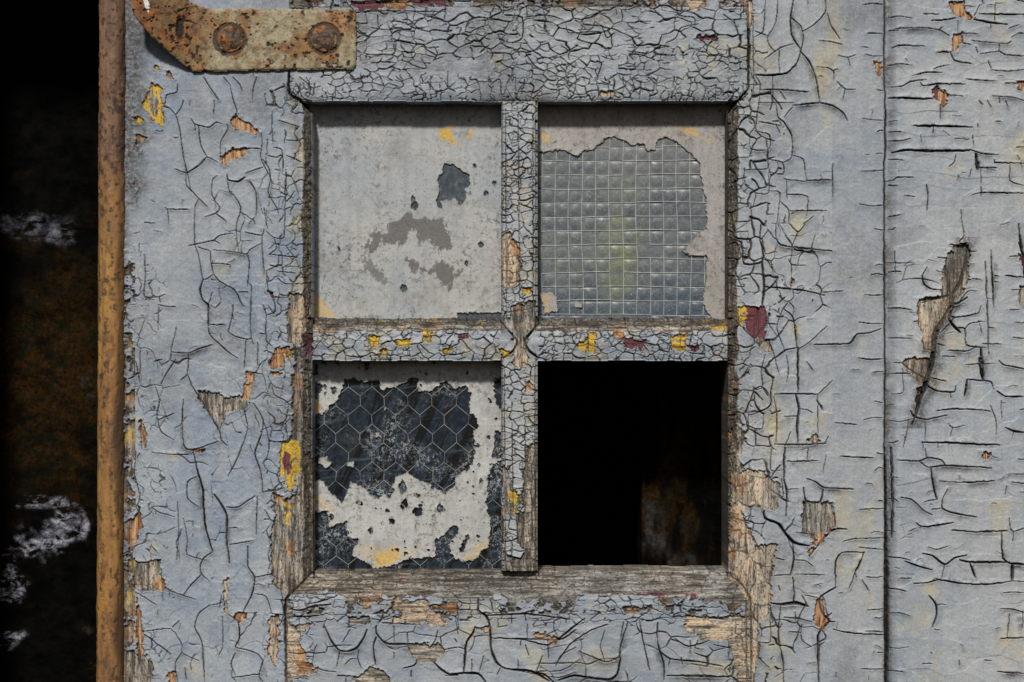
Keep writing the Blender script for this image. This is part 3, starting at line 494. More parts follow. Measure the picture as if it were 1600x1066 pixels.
for (gx_, gy_, ra, rb) in ((1300,60,12,60),(1288,190,10,18),(1248,350,12,20),(1208,660,14,45),(1245,515,8,12),(1490,530,22,14),(1600,240,22,30),(1580,1010,22,26),(1458,918,14,14),(930,1030,30,14),(1285,110,14,40),(1120,1045,40,14),(465,440,12,20),(470,240,10,30)):
    ghost = np.maximum(ghost, np.exp(-((X-gx_)/ra)**2-((Y-gy_)/rb)**2)*.75)
ghost = np.maximum(ghost, .55*gx(462, 10)*(Y > 150)*(Y < 920)*ss(-.3, .5, nz)); ghost = np.maximum(ghost, .4*((own == 5) | (own == 6) | (own == 7))*ss(0, .6, nz))
grime_shade = np.maximum(grime_shade, .42*ss(.1, .9, fbm(X, Y, 150, 97, 6, g=.7)+.15))
white = KD['white']
Pp = np.maximum(P, white)
TONE = np.clip(TONE*.8+.25*nz+.25+white*2, 0, 3)
layers = np.stack([Pp, yel, redr, np.clip(dirt, 0, 1)], -1)
wear_shade = np.stack([np.clip(grime_shade, 0, 1), ghost*P, TONE, np.clip(orange, 0, 1)], -1)
extra = np.stack([np.clip(KD['tan']*ss(-.9, .3, nz+nz2*.4)+.35*bare_m*(own == 2)*(dr < 70), 0, 1), putty, P*0, P*0], -1)
ATT = {'extra': extra.astype(F), 'layers': layers.astype(F), 'wear_shade': wear_shade.astype(F)}
ownc = own[:-1, :-1]

# ------------------------------------------------------------------ things
def tag(o, label=None, cat=None, group=None, kind=None):
    if label: o['label'] = label
    if cat: o['category'] = cat
    if group: o['group'] = group
    if kind or cat: o['kind'] = kind or 'thing'
    return o
def empty(name, label, cat, loc):
    e = bpy.data.objects.new(name, None); COL.objects.link(e); e.location = loc; e.empty_display_size = .05
    return tag(e, label, cat)
OD = (-.10, 0, (533-1300)*K)
door = empty('door', 'weathered blue grey wooden door with a four light window and one empty light', 'door', OD)
sl_ = sheet('stile', X, Y, H, ownc == 1, ATT, M_leaf_v, door, origin=OD, bottom=-38)
tag(sl_, 'wide blue grey stile beside the rusty pole')
tag(sheet('stile', X, Y, H, ownc == 2, ATT, M_right_v, door, origin=OD, bottom=-38), 'pale grey stile with bare wood at the lower inner edge')
tag(sheet('rail', X, Y, H, ownc == 3, ATT, M_rail_h, door, origin=OD, bottom=-38), 'rail with dense fine crackle above the window')
tag(sheet('rail', X, Y, H, ownc == 4, ATT, M_rail_h, door, origin=OD, bottom=-38), 'rail with bare sill edge below the window')
tag(sheet('glazing_bar', X, Y, H, ownc == 5, ATT, painted_wood('weathered_bar_paint', 'v', (.26, .29, .33), (.34, .36, .375)), door, origin=OD, bottom=-24), 'upright glazing bar with bare lower end')
sheet('glazing_bar', X, Y, H, ownc == 6, ATT, M_rail_h, door, origin=OD, bottom=-24)
sheet('glazing_bar', X, Y, H, ownc == 7, ATT, M_rail_h, door, origin=OD, bottom=-24)
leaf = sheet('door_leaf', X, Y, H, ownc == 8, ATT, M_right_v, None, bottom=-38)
tag(leaf, 'pale grey door leaf with sideways paint cracks to the right of the dark upright seam', 'door leaf')

# ---- panes
PD = -20.0                     # glass face, millimetres behind the door's face
FS = 1+(-PD*.001)/CAMD         # authoring: the tracing sits this much larger at the glass
def pane_grid(x0, x1, y0, y1, step):
    a = np.arange(x0, x1, step, dtype=F); b = np.arange(y0, y1, step, dtype=F); return np.meshgrid(a, b)
def pp(tile, s): return [(800+(x-800)*FS, 533+(y-533)*FS) for x, y in parse(tile, s)]
def glass_mat(name, c0, c1, tint=None, rough=.22, blot=None, spec=.5):
    n = NT(name)
    a = n.noise(38, 6, .7); b = n.noise(260, 5, .7)
    col = n.mix(n.rng(a, .35, .65), c0, c1)
    col = n.mix(n.rng(b, .50, .72, 0, .55), col, tint or (.22, .25, .27))
    if blot: col = blot(n, col)
    return n.done(col, n.rng(b, .3, .7, rough, rough+.3), n.bump(b, .3, .0004), Specular_IOR_Level=spec, Transmission_Weight=.15, IOR=1.5)
def film_mat(name, c0, c1):
    n = NT(name)
    a = n.noise(11, 4, .6); b = n.noise(220, 5, .75); c = n.noise(900, 4, .7)
    gr, yl, sm, dk = n.attr('film')
    col = n.mix(n.rng(a, .38, .62), c0, c1)
    col = n.mix(n.rng(c, .3, .7), n.mix(1.0, col, (.80,.80,.80), 'MULTIPLY'), n.mix(1.0, col, (1.1,1.1,1.1), 'MULTIPLY'))
    sk = n.noise(150, 4, .65, n.map((1, 1, .12))); col = n.mix(n.rng(sk, .45, .65), col, n.mix(1.0, col, (.86, .87, .90), 'MULTIPLY')); col = n.mix(n.rng(n.noise(26, 6, .75), .52, .66, 0, .5), col, (.17, .155, .14))
    col = n.mix(n.math('MULTIPLY', n.rng(b, .50, .66), n.math('ADD', gr, .18)), col, (.09, .075, .062))
    d1 = n.math('MULTIPLY', n.rng(n.voro(300), .07, .17, .95, 0), n.rng(n.noise(38, 3, .6), .42, .55))
    col = n.mix(d1, col, (.04, .036, .034))
    col = n.mix(sm, col, n.mix(n.rng(c, .35, .65), (.10, .10, .10), (.17, .165, .16)))
    col = n.mix(yl, col, n.mix(n.rng(c, .35, .65), (.40, .24, .05), (.66, .44, .10)))
    col = n.mix(dk, col, (.018, .015, .013))
    return n.done(col, .62, n.bump(c, .35, .00025, n.bump(b, .25, .0004)), Specular_IOR_Level=.3)
FM_tl = film_mat('old_grey_window_paint', (.41, .41, .395), (.33, .365, .39))
FM_tr = film_mat('warm_grey_window_paint', (.32, .30, .275), (.37, .36, .35))
FM_bl = film_mat('pale_window_paint', (.47, .475, .465), (.42, .42, .40))
def wire_curve_mesh(name, segs, rad, mat, parent, h):
    V = []; Q = []; n = 0
    for (x0, y0), (x1, y1) in segs:
        a = np.array([(x0-800)*K-OD[0], -h*.001, (533-y0)*K-OD[2]]); b = np.array([(x1-800)*K-OD[0], -h*.001, (533-y1)*K-OD[2]])
        d = (b-a)/np.linalg.norm(b-a); yv = np.array([0, 1, 0]); s = np.cross(d, yv)
        a = a-d*rad*.5; b = b+d*rad*.5
        for p in (a, b):
            for k in range(6): th = k*math.pi/3; V.append(p+(s*math.cos(th)+yv*math.sin(th))*rad)
        for k in range(6): Q.append((n+k, n+(k+1) % 6, n+6+(k+1) % 6, n+6+k))
        n += 12
    return link(name, mesh_np(name, np.array(V), np.array(Q)), mat, parent)
def film(gx0, gx1, gy0, gy1, tile, holes, islands, stains, mat, parent, edge=1.6, seed=0, speck=()):
    x, y = pane_grid(gx0, gx1, gy0, gy1, 1.1); n1 = fbm(x, y, 16, seed+301, 4); n2 = fbm(x, y, 4.5, seed+302, 3); nb = fbm(x, y, 60, seed+303, 4)
    s = np.full_like(x, -60); n2 = n2+.55*fbm(x, y, 2.6, seed+309, 2)
    for h in holes:
        sd = inside_sd(x, y, pp(tile, h))+n1*edge+n2*edge*.8; s = np.maximum(s, sd)
    for h in islands:
        sd = inside_sd(x, y, pp(tile, h))+n1*edge+n2*edge*.7; s = np.where(sd > -2, np.minimum(s, -sd), s)
    for (cx, cy, r) in speck:
        cx, cy = pp(tile, '%f,%f' % (cx, cy))[0]; s = np.maximum(s, r/TILES[tile][2]-np.hypot(x-cx, (y-cy)*.8)+n2*1.6)
    if mat is FM_bl: s = np.maximum(s, (fbm(x, y, 9, 311, 3)-.98)*14)
    gr = np.clip(.35+.8*nb, 0, 1)
    ex = np.minimum(x-gx0-5, gx1-x-5); gr = np.maximum(gr, 1.3*np.exp(-np.maximum(ex, 0)/13)*(1+.5*n1)); gr = np.maximum(gr, np.exp(-np.maximum(gy1-y-6, 0)/9))
    yl = np.zeros_like(x); sm = np.zeros_like(x); dk = np.zeros_like(x); white_ = 0
    for kind, h, a in stains:
        sd = inside_sd(x, y, pp(tile, h))
        if kind == 'smear': sm = np.maximum(sm, ss(-1.5, 1.2, sd+fbm(x*.9+y*.42, y-x*.2, 6, 401, 5, sy=26, g=.7)*7+n2*3+.6)*a)
        if kind == 'yellow': yl = np.maximum(yl, ss(-1.5, 1.5, sd+n1*5+n2*3)*a)
        if kind == 'soot': gr = np.maximum(gr, ss(-8, 10, sd+n1*8)*a)
    # fine crazing lines
    cz = np.abs(fbm(x, y, 13, seed+321, 4)); dk = np.maximum(dk, (1-ss(.0, .045, cz))*ss(.25, .7, fbm(x, y, 40, seed+322, 3))*.9)
    dk = np.maximum(dk, .85*np.exp(-((s+.2)/.9)**2))
    h = PD+1.25+.5*np.exp(np.minimum(s, 0)/3.0)*(.4+.6*np.clip(n1+.5, 0, 1.5))+.10*n1+.05*n2+.25*nb
    A = {'film': np.stack([gr, yl, sm*(s < 0), dk], -1).astype(F)}
    cm = (s[:-1, :-1] < 0) & (s[1:, 1:] < 0)
    return sheet('paint_film', x, y, h.astype(F), cm, A, mat, parent, origin=OD, thick=.45)
def pane(gx0, gx1, gy0, gy1, mat, label, relief=None):
    x, y = pane_grid(gx0, gx1, gy0, gy1, 1.3); h = np.full_like(x, PD)+.05*fbm(x, y, 40, 500, 3)
    if relief is not None: h = h+relief(x, y)
    return tag(sheet('pane', x, y, h.astype(F), np.ones((x.shape[0]-1, x.shape[1]-1), bool), {'painted_reflection': np.stack([np.clip(np.exp(-((x-975)/26)**2-((y-395)/95)**2)*1.0+.35*np.exp(-((x-910)/60)**2-((y-400)/60)**2), 0, 1), .6*ss(330, 200, y+30*fbm(x, y, 60, 510, 3)), .75*ss(400, 500, y+30*fbm(x, y, 60, 511, 3)), x*0], -1).astype(F)}, mat, door, origin=OD, bottom=PD-4), label)  # green, grey and navy reflections written into the pane's colour attribute
# upper left: painted over
g1 = glass_mat('dark_blue_glass', (.035, .05, .065), (.065, .085, .10))
p1 = pane(478, 796, 150, 512, g1, 'pane painted over in grey with one dark chip')
film(478, 796, 150, 506, 'PTL', ['645,345 685,345 710,375 750,390 745,435 725,450 735,490 705,520 690,490 650,500 620,535 605,500 625,460 615,410 635,380', '700,985 890,980 890,1060 690,1035'],
     ['622,505 650,498 690,505 680,535 640,540'],
     [('smear','350,610 375,640 400,650 410,600 450,590 490,560 530,580 600,575 640,600 660,650 655,700 620,710 600,680 560,660 530,700 520,640 500,625 490,670 440,690 400,690 370,660 340,720 320,740 310,700 330,640', 1),
      ('smear','470,750 510,745 540,790 570,790 600,765 640,770 680,790 685,820 665,875 630,850 600,820 560,815 530,790 510,810 480,770', 1),
      ('smear','340,780 420,855 380,860 320,810 295,760 300,730', .8),
      ('yellow','630,200 665,195 675,240 700,250 695,270 670,265 650,245 630,240', 1), ('yellow','745,205 757,205 755,235 745,232', .7),
      ('yellow','75,890 110,930 180,985 170,1000 85,1000', .6), ('soot','80,130 700,130 890,130 890,180 500,175 300,330 150,380 80,300', .55), ('soot','830,850 890,800 890,1000 700,1000', .4)],
     FM_tl, p1, seed=0, speck=((513,523,13),(468,877,12),(797,690,10),(815,468,8),(853,427,6),(507,492,6),(192,711,5),(735,770,5),(768,352,5)))
# upper right: square wired glass, patterned
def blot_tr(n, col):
    q = n.noise(60, 5, .65); green_refl, tp_, bt, _c = n.attr('painted_reflection')
    col = n.mix(tp_, col, (.20, .205, .20)); col = n.mix(bt, col, (.05, .08, .12))  # reflected surroundings painted in: grey top, navy bottom, then a green glow
    col = n.mix(n.math('MULTIPLY', green_refl, n.rng(q, .35, .65)), col, (.20, .225, .12))
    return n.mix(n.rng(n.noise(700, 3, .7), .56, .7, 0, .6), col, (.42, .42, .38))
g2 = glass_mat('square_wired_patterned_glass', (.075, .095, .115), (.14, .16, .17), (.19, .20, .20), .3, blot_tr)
cw, ch = 21.06*FS, 21.9*FS; ox, oy = pp('PTR', '70,258')[0]
def rel_tr(x, y):
    fx = ((x-ox)/cw) % 1-.5; fy = ((y-oy)/ch) % 1-.5; cxi = np.floor((x-ox)/cw); cyi = np.floor((y-oy)/ch)
    k = _hash(cxi.astype(np.int64), cyi.astype(np.int64), 5)
    r = np.hypot(fx*1.05, fy-.05+.1*k)
    return (.50*(1-ss(.12, .5, r))*(.45+.8*k)-.45*np.exp(-((fy+.46)/.07)**2)*ss(.3, .7, k)+.10*fbm(x, y, 9, 71, 3)).astype(F)
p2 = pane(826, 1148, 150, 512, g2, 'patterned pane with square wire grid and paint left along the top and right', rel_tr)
film(826, 1148, 150, 512, 'PTR', ['40,292 130,272 170,275 205,305 240,280 290,258 330,228 370,222 410,235 440,250 480,250 500,275 530,272 540,230 570,222 610,235 650,265 690,300 710,340 718,400 735,480 735,590 690,610 680,640 635,680 670,705 735,705 735,780 720,900 740,935 770,965 770,1080 20,1080 20,300'],
     ['60,855 105,845 135,865 140,930 80,935', '195,892 215,880 242,892 235,918 210,915'], [('soot','50,140 800,140 800,200 50,230', .6), ('yellow','620,170 700,175 720,215 640,210', .55), ('yellow','75,215 100,210 95,240', .6), ('yellow','70,870 100,870 95,930 75,930', .4), ('yellow','735,220 755,225 750,250', .5)],
     FM_tr, p2, seed=40, edge=2.0)
n = NT('bare_steel_wire'); M_wire = n.done(n.mix(n.rng(n.noise(120, 3), .4, .7), (.62, .66, .64), (.34, .36, .34)), .5)
ex0, ex1 = ox-cw, ox+13*cw; ey0, ey1 = oy-2*ch, oy+13*ch
segs = []
rw = np.random.RandomState(3)
for i in range(0, 14):
    for j in range(-2, 13):
        if rw.rand() > .06: segs.append(((ox+i*cw, oy+j*ch), (ox+i*cw, oy+(j+1)*ch)))
for j in range(-2, 13):
    for i in range(-1, 13):
        if rw.rand() > .06: segs.append(((ox+i*cw, oy+j*ch), (ox+(i+1)*cw, oy+j*ch)))
jg = lambda p: (p[0]+1.3*math.sin(p[1]/47+p[0]/90)+.5*math.sin(p[0]*1.7+p[1]*2.3), p[1]+1.2*math.sin(p[0]/55+p[1]/70)+.5*math.cos(p[0]*2.1+p[1]))
segs = [(jg(a), jg(b)) for a, b in segs]
segs = [s_ for s_ in segs if min(s_[0][0], s_[1][0]) > 828 and max(s_[0][0], s_[1][0]) < 1146 and min(s_[0][1], s_[1][1]) > 152 and max(s_[0][1], s_[1][1]) < 508]
wire_curve_mesh('wire_mesh', segs, .00018, M_wire, p2, PD+.50)
# lower left: hexagon wired glass
def blot_bl(n, col):
    t = n.t.nodes.new('ShaderNodeMapping'); n.t.links.new(n.tc, t.inputs[0]); t.vector_type = 'TEXTURE'; t.inputs['Rotation'].default_value = (0, R(24), 0); t.inputs['Scale'].default_value = (1, 1, 12)
    s1 = n.noise(95, 4, .7, t.outputs[0]); col = n.mix(n.rng(s1, .50, .535), col, (.004, .005, .006))
    t2 = n.t.nodes.new('ShaderNodeMapping'); n.t.links.new(n.tc, t2.inputs[0]); t2.vector_type = 'TEXTURE'; t2.inputs['Rotation'].default_value = (0, R(-8), 0); t2.inputs['Scale'].default_value = (10, 1, 1)
    s2 = n.noise(240, 4, .7, t2.outputs[0]); col = n.mix(n.rng(s2, .58, .70, 0, .4), col, (.13, .18, .23))  # bluish streaks painted in for reflections on the glass
    col = n.mix(n.math('MULTIPLY', n.rng(n.noise(420, 6, .9), .53, .58, 0, 1), n.rng(n.noise(30, 3, .6), .45, .62)), col, (.42, .47, .50))
    return n.mix(n.rng(n.noise(48, 5, .8), .60, .64, 0, .9), col, (.006, .006, .007))
g3 = glass_mat('scratched_hexagon_wired_glass', (.008, .016, .034), (.018, .026, .030), (.05, .07, .10), .3, blot_bl, .2)
p3 = pane(478, 796, 548, 916, g3, 'scratched pane with hexagon wire where the paint has flaked away')
film(478, 796, 548, 905, 'PBL', ['225,230 265,230 290,250 360,245 370,280 410,270 430,270 490,230 512,235 515,285 560,285 590,265 630,245 660,270 700,265 725,290 720,340 715,375 740,380 748,420 735,450 738,550 710,590 660,620 660,650 620,685 580,655 530,640 470,600 430,620 400,680 345,710 300,660 250,640 230,700 210,725 180,690 140,640 100,640 60,640 60,380 150,370 190,330 215,290',
      '60,250 95,250 145,260 125,290 120,320 95,310 60,310', '60,760 155,760 165,820 230,800 240,860 280,870 250,930 330,965 340,985 340,1100 60,1100', '340,985 420,970 510,945 590,940 590,900 575,870 610,860 660,815 680,825 640,890 655,950 700,960 740,950 800,890 800,790 785,720 800,600 840,560 900,560 900,1100 330,1100',
      '820,230 900,230 900,350 835,350 818,300', '822,440 900,440 900,550 810,540', '455,630 475,680 450,690 445,650', '440,735 470,700 475,735 455,750', '510,690 525,690 522,712 512,712', '500,760 525,740 525,770 505,772', '600,720 620,750 598,750', '385,690 420,670 400,705', '680,910 715,850 718,860 690,915', '60,160 110,180 115,215 60,225', '300,150 325,150 322,185 310,180'],
     ['118,545 150,545 170,570 155,590 125,575', '345,445 370,445 372,468 350,466', '232,560 262,560 260,585 235,585', '380,345 395,346 390,358 380,356'],
     [('yellow','340,930 440,880 445,930 400,985 340,980', .8), ('yellow','100,320 135,325 125,370 100,370', .7), ('yellow','110,690 200,750 150,755 110,740', .35), ('yellow','700,950 790,860 800,900 740,955', .4), ('yellow','270,890 520,900 500,940 300,950', .25), ('soot','100,640 300,720 250,800 100,760', .5)],
     FM_bl, p3, seed=80, edge=2.4, speck=((411,795,9),(328,835,8),(182,278,9),(173,780,7),(765,638,6),(795,467,5),(310,195,4),(690,290,4)))
hx, hy = pp('PBL', '238,378')[0]; hwid = 37.6*FS; vlen = 14.0*FS; row = 29.3*FS
segs = []
for rj in range(-5, 9):
    for ci in range(-8, 15):
        cx = hx+(ci+(.5 if rj % 2 else 0))*hwid; cy = hy+rj*row
        up = (cx, cy); dn = (cx, cy+vlen)
        segs += [(up, dn), (up, (cx-hwid/2, cy-(row-vlen))), (up, (cx+hwid/2, cy-(row-vlen)))]
def jig(p):
    i, j = int(p[0]*2), int(p[1]*2); q = np.random.RandomState((i*7919+j*104729) % 2**31); return (p[0]+q.uniform(-1.1, 1.1), p[1]+q.uniform(-1.1, 1.1))
segs = [(jig(a), jig(b)) for a, b in segs if 480 < min(a[0], b[0]) and max(a[0], b[0]) < 794 and min(a[1], b[1]) > 550 and max(a[1], b[1]) < 912]
n = NT('dull_hexagon_wire'); M_wire2 = n.done(n.mix(n.rng(n.noise(120, 3), .4, .65), (.40, .41, .38), (.13, .14, .14)), .5)
wire_curve_mesh('wire_mesh', segs, .00017, M_wire2, p3, PD+.12)

# ---- strap hinge with two bolts
def rust(name, a, b, c, pit=(.02, .012, .008), sc=1.0):
    n = NT(name); n1 = n.noise(28*sc, 5, .7); n2 = n.noise(160*sc, 5, .7); n3 = n.noise(700*sc, 4, .7)
    rs, pt, pl, wh = n.attr('rust')
    col = n.mix(n.rng(n1, .38, .62), a, b)
    col = n.mix(n.rng(n2, .48, .62), col, c)
    col = n.mix(n.math('MULTIPLY', pl, n.rng(n2, .35, .6, 1, .3)), col, (.36, .34, .235))
    col = n.mix(rs, col, n.mix(n.rng(n2, .4, .6), (.33, .12, .025), (.13, .05, .02)))
    col = n.mix(n.rng(n3, .56, .68, 0, .8), col, (.045, .025, .014)); col = n.mix(pt, col, pit)
    col = n.mix(wh, col, (.8, .8, .78))
    return n.done(col, .75, n.bump(n3, .5, .0004, n.bump(n2, .5, .0008)), Specular_IOR_Level=.4)
MR = rust('pitted_rusty_steel', (.25, .185, .085), (.19, .10, .04), (.11, .06, .028))
x, y = np.meshgrid(np.arange(195, 562, .9, dtype=F), np.arange(-95, 118, .9, dtype=F))
hp = [(556,15),(556,100),(551,107),(430,109),(302,112),(285,100),(262,80),(236,56),(221,40),(208,20),(204,0),(206,-90),(276,-90),(287,-12),(296,2),(312,10),(330,13)]
hs = inside_sd(x, y, hp)+.9*fbm(x, y, 14, 601, 4)
pitn = fbm(x, y, 5.5, 602, 3); big = fbm(x, y, 26, 603, 4)
bendx = 300+.12*(60-y)
hh = 4.5+.24*(np.sqrt((bendx-x)**2+90)+(bendx-x))*.5
pits = ss(.38, .62, pitn)*ss(-.7, .3, big)
pits = np.maximum(pits, ss(.8, 1.0, fbm(x, y, 14, 605, 3)))
ring = np.zeros_like(x)
for bx0, by0 in ((359, 62), (507, 61)): ring = np.maximum(ring, 1-ss(1.5, 4.5, np.abs(np.hypot(x-bx0, y-by0)-23)+pitn))
hh = hh-1.0*ring-.9*pits+.25*fbm(x, y, 9, 604, 3)-1.2*np.exp(np.minimum(-hs, 0)/1.6)*(hs < 8)
slot = 1-ss(.55, 1.15, np.hypot((x-281)/6.5, (y-45)/24)+.15*pitn)
hh = hh-2.2*slot
rs = np.clip(ss(-.2, .6, big)*.8*(1-ss(300, 330, x)*.45)+.85*np.exp(-((x-522)/26)**2-((y-40)/24)**2), 0, 1); pl = ss(305, 345, x)*ss(-.6, .3, -big+.1*(y > 60))
pl = np.maximum(pl, np.exp(-((y-103)/4)**2)*(x > 330)); wh = np.clip(ss(-1, 1, inside_sd(x, y, [(226,-60),(229,-4),(234,8),(232,20),(227,12),(224,0),(221,-60)])), 0, 1)
RA = {'rust': np.stack([rs, np.maximum(np.maximum(pits, slot*1.0), ring*.8), pl, wh], -1).astype(F)}
hf = 1-hh*.001/CAMD; hinge = sheet('strap_hinge', 800+(x-800)*hf, 533+(y-533)*hf, hh.astype(F), (hs[:-1, :-1] > 0), RA, MR, door, origin=OD, thick=3.2)
tag(hinge, 'rusty pitted steel strap with two bolts')
MB = rust('dark_rusty_bolt', (.085, .055, .035), (.11, .065, .035), (.06, .048, .042), sc=1.5)
def bolt(cx, cy, seed):
    nr, na = 26, 72; r = np.linspace(0.001, 1, nr); th = np.linspace(0, 2*math.pi, na, endpoint=False)
    RR, TT = np.meshgrid(r, th, indexing='ij'); rr = 21*RR*(1+.035*fbm(np.cos(TT)*9, np.sin(TT)*9, 6, seed, 2))
    bx_ = cx+rr*np.cos(TT); by_ = cy+rr*np.sin(TT)
    dome = 3.2+3.0*np.sqrt(np.clip(1-RR**2*.96, 0, 1))+.95*fbm(bx_, by_, 9, seed+1, 4)
    dome += 1.1*np.exp(-(((bx_-cx+5)/5)**2+((by_-cy-4)/4)**2))-.9*np.exp(-(((bx_-cx-2)/9)**2+((by_-cy+8)/4)**2))
    dome[-1] = 3.6
    V = np.stack([(bx_-800)*K-OD[0], -dome*.001, (533-by_)*K-OD[2]], -1).reshape(-1, 3)
    i = np.arange(nr-1)[:, None]; j = np.arange(na)[None]; j2 = (j+1) % na
    Q = np.stack([i*na+j, i*na+j2, (i+1)*na+j2, (i+1)*na+j], -1).reshape(-1, 4)
    pts = ss(.4, .8, fbm(bx_, by_, 6, seed+2, 3)); A = {'rust': np.stack([ss(.0, .6, fbm(bx_, by_, 12, seed+3, 3)), np.maximum(pts, ss(.9, 1, RR)), pts*0, pts*0], -1).reshape(-1, 4).astype(F)}
    o = link('bolt', mesh_np('bolt', V, Q, A), MB, hinge); return o
bolt(359, 62, 700); bolt(507, 61, 720)

# ---- rusty pole at the door's hanging edge
nl, na = 1150, 90
zz_ = np.linspace(-230, 1300, nl); th = np.linspace(0, 2*math.pi, na, endpoint=False)
ZZ, TT = np.meshgrid(zz_, th, indexing='ij'); ZZ = ZZ.astype(F); TT = TT.astype(F)
ux = TT*22
rad = 22.2+.45*fbm(ux, ZZ, 30, 801, 4, sy=60)+.35*fbm(ux, ZZ, 5, 802, 3, sy=14)
top = 1-ss(180, 420, ZZ+50*fbm(ux, ZZ, 60, 803, 3))
blis = ss(.2, .7, fbm(ux, ZZ, 9, 804, 4, sy=12))*(.25+.75*top); pt_ = ss(.3, .7, fbm(ux, ZZ, 6, 809, 4, sy=10)); rad = rad+1.1*blis-.9*pt_+.5*fbm(ux, ZZ, 14, 810, 4, sy=40)
cxp = 176.5-4.5*(ZZ/1066)
px_ = cxp+rad*np.cos(TT); py_ = -3+rad*np.sin(TT)           # py_ in pixels of depth
V = np.stack([(px_-800)*K+.0, py_*K+.0065, (533-ZZ)*K], -1); V[..., 1] -= .002
i = np.arange(nl-1)[:, None]; j = np.arange(na)[None]; j2 = (j+1) % na
Q = np.stack([i*na+j, (i+1)*na+j, (i+1)*na+j2, i*na+j2], -1).reshape(-1, 4)
n = NT('rusty_pole_steel'); tp, bl, yw, dd = n.attr('rust')
st = n.map((1, 1, .15)); a = n.noise(70, 5, .7, st); b = n.noise(420, 5, .75)
col = n.mix(n.rng(a, .42, .58), (.31, .155, .045), (.14, .07, .032))
col = n.mix(yw, col, n.mix(n.rng(b, .35, .6), (.32, .17, .035), (.50, .30, .07)))
col = n.mix(tp, col, n.mix(n.rng(a, .4, .6), (.11, .06, .038), (.24, .135, .075)))
col = n.mix(n.rng(b, .54, .68, 0, .8), col, (.07, .035, .02)); col = n.mix(dd, col, (.02, .013, .01))
MP = n.done(col, .7, n.bump(b, .5, .0004), Specular_IOR_Level=.4)
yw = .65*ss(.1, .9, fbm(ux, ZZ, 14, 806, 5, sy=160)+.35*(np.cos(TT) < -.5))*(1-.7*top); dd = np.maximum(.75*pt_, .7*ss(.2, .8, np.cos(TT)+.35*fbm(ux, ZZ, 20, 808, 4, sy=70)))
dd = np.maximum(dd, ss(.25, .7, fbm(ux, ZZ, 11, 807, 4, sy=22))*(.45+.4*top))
pole = link('rusty_pole', mesh_np('rusty_pole', V.reshape(-1, 3), Q, {'rust': np.stack([top, blis, yw, dd], -1).reshape(-1, 4).astype(F)}), MP)
tag(pole, 'round rusty steel pole with ochre streaks standing at the left edge of the door', 'pole')

# ---- what is seen behind: stained wall past the pole, pier behind the empty light, dark interior
def back_grid(x0, x1, y0, y1, dmm, step):
    f = 1+dmm*.001/CAMD
    a = np.arange(x0, x1, step); b = np.arange(y0, y1, step); gx_, gy_ = np.meshgrid(a, b); gx_ = gx_.astype(F); gy_ = gy_.astype(F)
    return gx_, gy_, 800+(gx_-800)*f, 533+(gy_-533)*f
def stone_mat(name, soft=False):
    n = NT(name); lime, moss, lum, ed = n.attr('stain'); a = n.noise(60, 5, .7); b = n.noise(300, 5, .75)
    col = n.mix(n.rng(a, .4, .6), (.001, .001, .001), (.003, .003, .0025))  # base kept near black to stand for the missing light
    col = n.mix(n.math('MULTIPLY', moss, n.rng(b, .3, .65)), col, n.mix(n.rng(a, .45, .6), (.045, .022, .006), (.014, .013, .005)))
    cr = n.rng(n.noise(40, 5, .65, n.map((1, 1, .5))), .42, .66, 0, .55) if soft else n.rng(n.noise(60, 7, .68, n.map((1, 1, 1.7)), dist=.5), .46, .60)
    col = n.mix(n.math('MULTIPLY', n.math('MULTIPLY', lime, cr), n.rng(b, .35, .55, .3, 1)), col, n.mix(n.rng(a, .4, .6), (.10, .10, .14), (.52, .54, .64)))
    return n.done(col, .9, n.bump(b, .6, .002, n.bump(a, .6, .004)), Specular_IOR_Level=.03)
MS = stone_mat('darkened_stained_masonry')
gx_, gy_, wx_, wy_ = back_grid(-260, 420, -260, 1330, 260, 3)
h = 6*fbm(gx_, gy_, 140, 901, 5)+1.5*fbm(gx_, gy_, 22, 902, 4)
rn = fbm(gx_, gy_, 60, 903, 5); rg = 1-np.abs(rn)*2.2
def spot(cx, cy, a, b, rot=0):
    c, s_ = math.cos(rot), math.sin(rot); dx = gx_-cx; dy = gy_-cy; return np.exp(-((dx*c+dy*s_)/a)**2-((-dx*s_+dy*c)/b)**2)
nn = fbm(gx_, gy_, 34, 904, 5)
lime = ss(.25, .75, spot(60, 352, 85, 24, .25)*.75+nn*.32)*.30+ss(.3, .6, spot(14, 350, 30, 14)*.7+nn*.4)*.2
lime = np.maximum(lime, ss(.42, .72, spot(90, 835, 70, 42, -.45)*.85+nn*.42)); lime = np.maximum(lime, ss(.45, .75, spot(5, 905, 45, 55)*.8+nn*.45)); lime = np.maximum(lime, ss(.35, .6, spot(15, 1000, 50, 16, -.35)*.8+nn*.35)); lime = np.maximum(lime, .6*ss(.5, .75, spot(60, 785, 60, 20)*.8+nn*.4))
moss = ss(.1, .9, spot(90, 590, 110, 190)*.9+.35*nn+.15*rg)*.8
A = {'stain': np.stack([lime, moss, rn, rn], -1).astype(F)}
wall = sheet('stained_wall', wx_, wy_, h.astype(F), np.ones((gx_.shape[0]-1, gx_.shape[1]-1), bool), A, MS, None, depth=.26, bottom=-60)
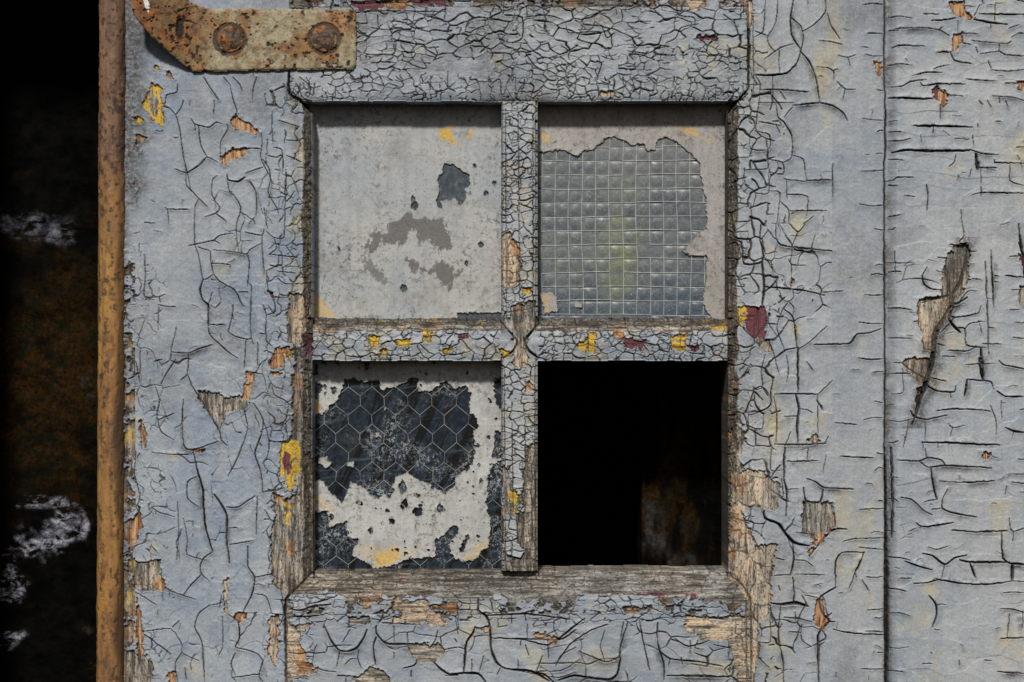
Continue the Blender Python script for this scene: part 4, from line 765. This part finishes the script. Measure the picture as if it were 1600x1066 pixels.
tag(wall, 'masonry wall coloured near black for lack of light, with white lime stains in the dark gap left of the pole', 'wall')
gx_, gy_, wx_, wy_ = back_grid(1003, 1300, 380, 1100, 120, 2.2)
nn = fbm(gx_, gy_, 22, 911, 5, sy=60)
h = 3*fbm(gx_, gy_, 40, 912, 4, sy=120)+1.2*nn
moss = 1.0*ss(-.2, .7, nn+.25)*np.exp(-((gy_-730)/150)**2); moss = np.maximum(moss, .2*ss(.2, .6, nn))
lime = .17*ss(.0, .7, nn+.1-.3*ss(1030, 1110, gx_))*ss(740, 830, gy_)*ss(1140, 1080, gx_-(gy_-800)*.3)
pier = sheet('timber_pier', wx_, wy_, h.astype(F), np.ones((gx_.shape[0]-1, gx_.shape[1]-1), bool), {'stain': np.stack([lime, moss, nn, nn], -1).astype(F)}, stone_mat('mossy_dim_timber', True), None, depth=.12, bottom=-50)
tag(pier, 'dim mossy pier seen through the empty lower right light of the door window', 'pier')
# dark interior: an open box added behind the door to keep light out
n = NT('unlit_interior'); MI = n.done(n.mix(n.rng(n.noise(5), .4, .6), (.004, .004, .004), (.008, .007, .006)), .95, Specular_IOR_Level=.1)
def box_faces(quads):
    V = np.array([p for q in quads for p in q], F); Q = np.arange(len(V)).reshape(-1, 4); return mesh_np('interior_light_block', V, Q, smooth=False)
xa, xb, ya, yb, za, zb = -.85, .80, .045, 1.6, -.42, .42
inte = link('interior_light_block', box_faces([
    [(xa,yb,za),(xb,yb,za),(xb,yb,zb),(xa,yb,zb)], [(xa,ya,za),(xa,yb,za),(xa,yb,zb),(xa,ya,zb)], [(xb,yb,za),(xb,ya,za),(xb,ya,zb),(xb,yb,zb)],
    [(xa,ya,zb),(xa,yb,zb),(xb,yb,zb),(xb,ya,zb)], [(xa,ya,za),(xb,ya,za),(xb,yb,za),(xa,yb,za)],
    [(xa,ya,za),(-.50,ya,za),(-.50,ya,zb),(xa,ya,zb)]]), MI)  # unseen front panel left of the door, added to block light
tag(inte, 'black box added behind the door as its dark room, blocking light', None, kind='structure')
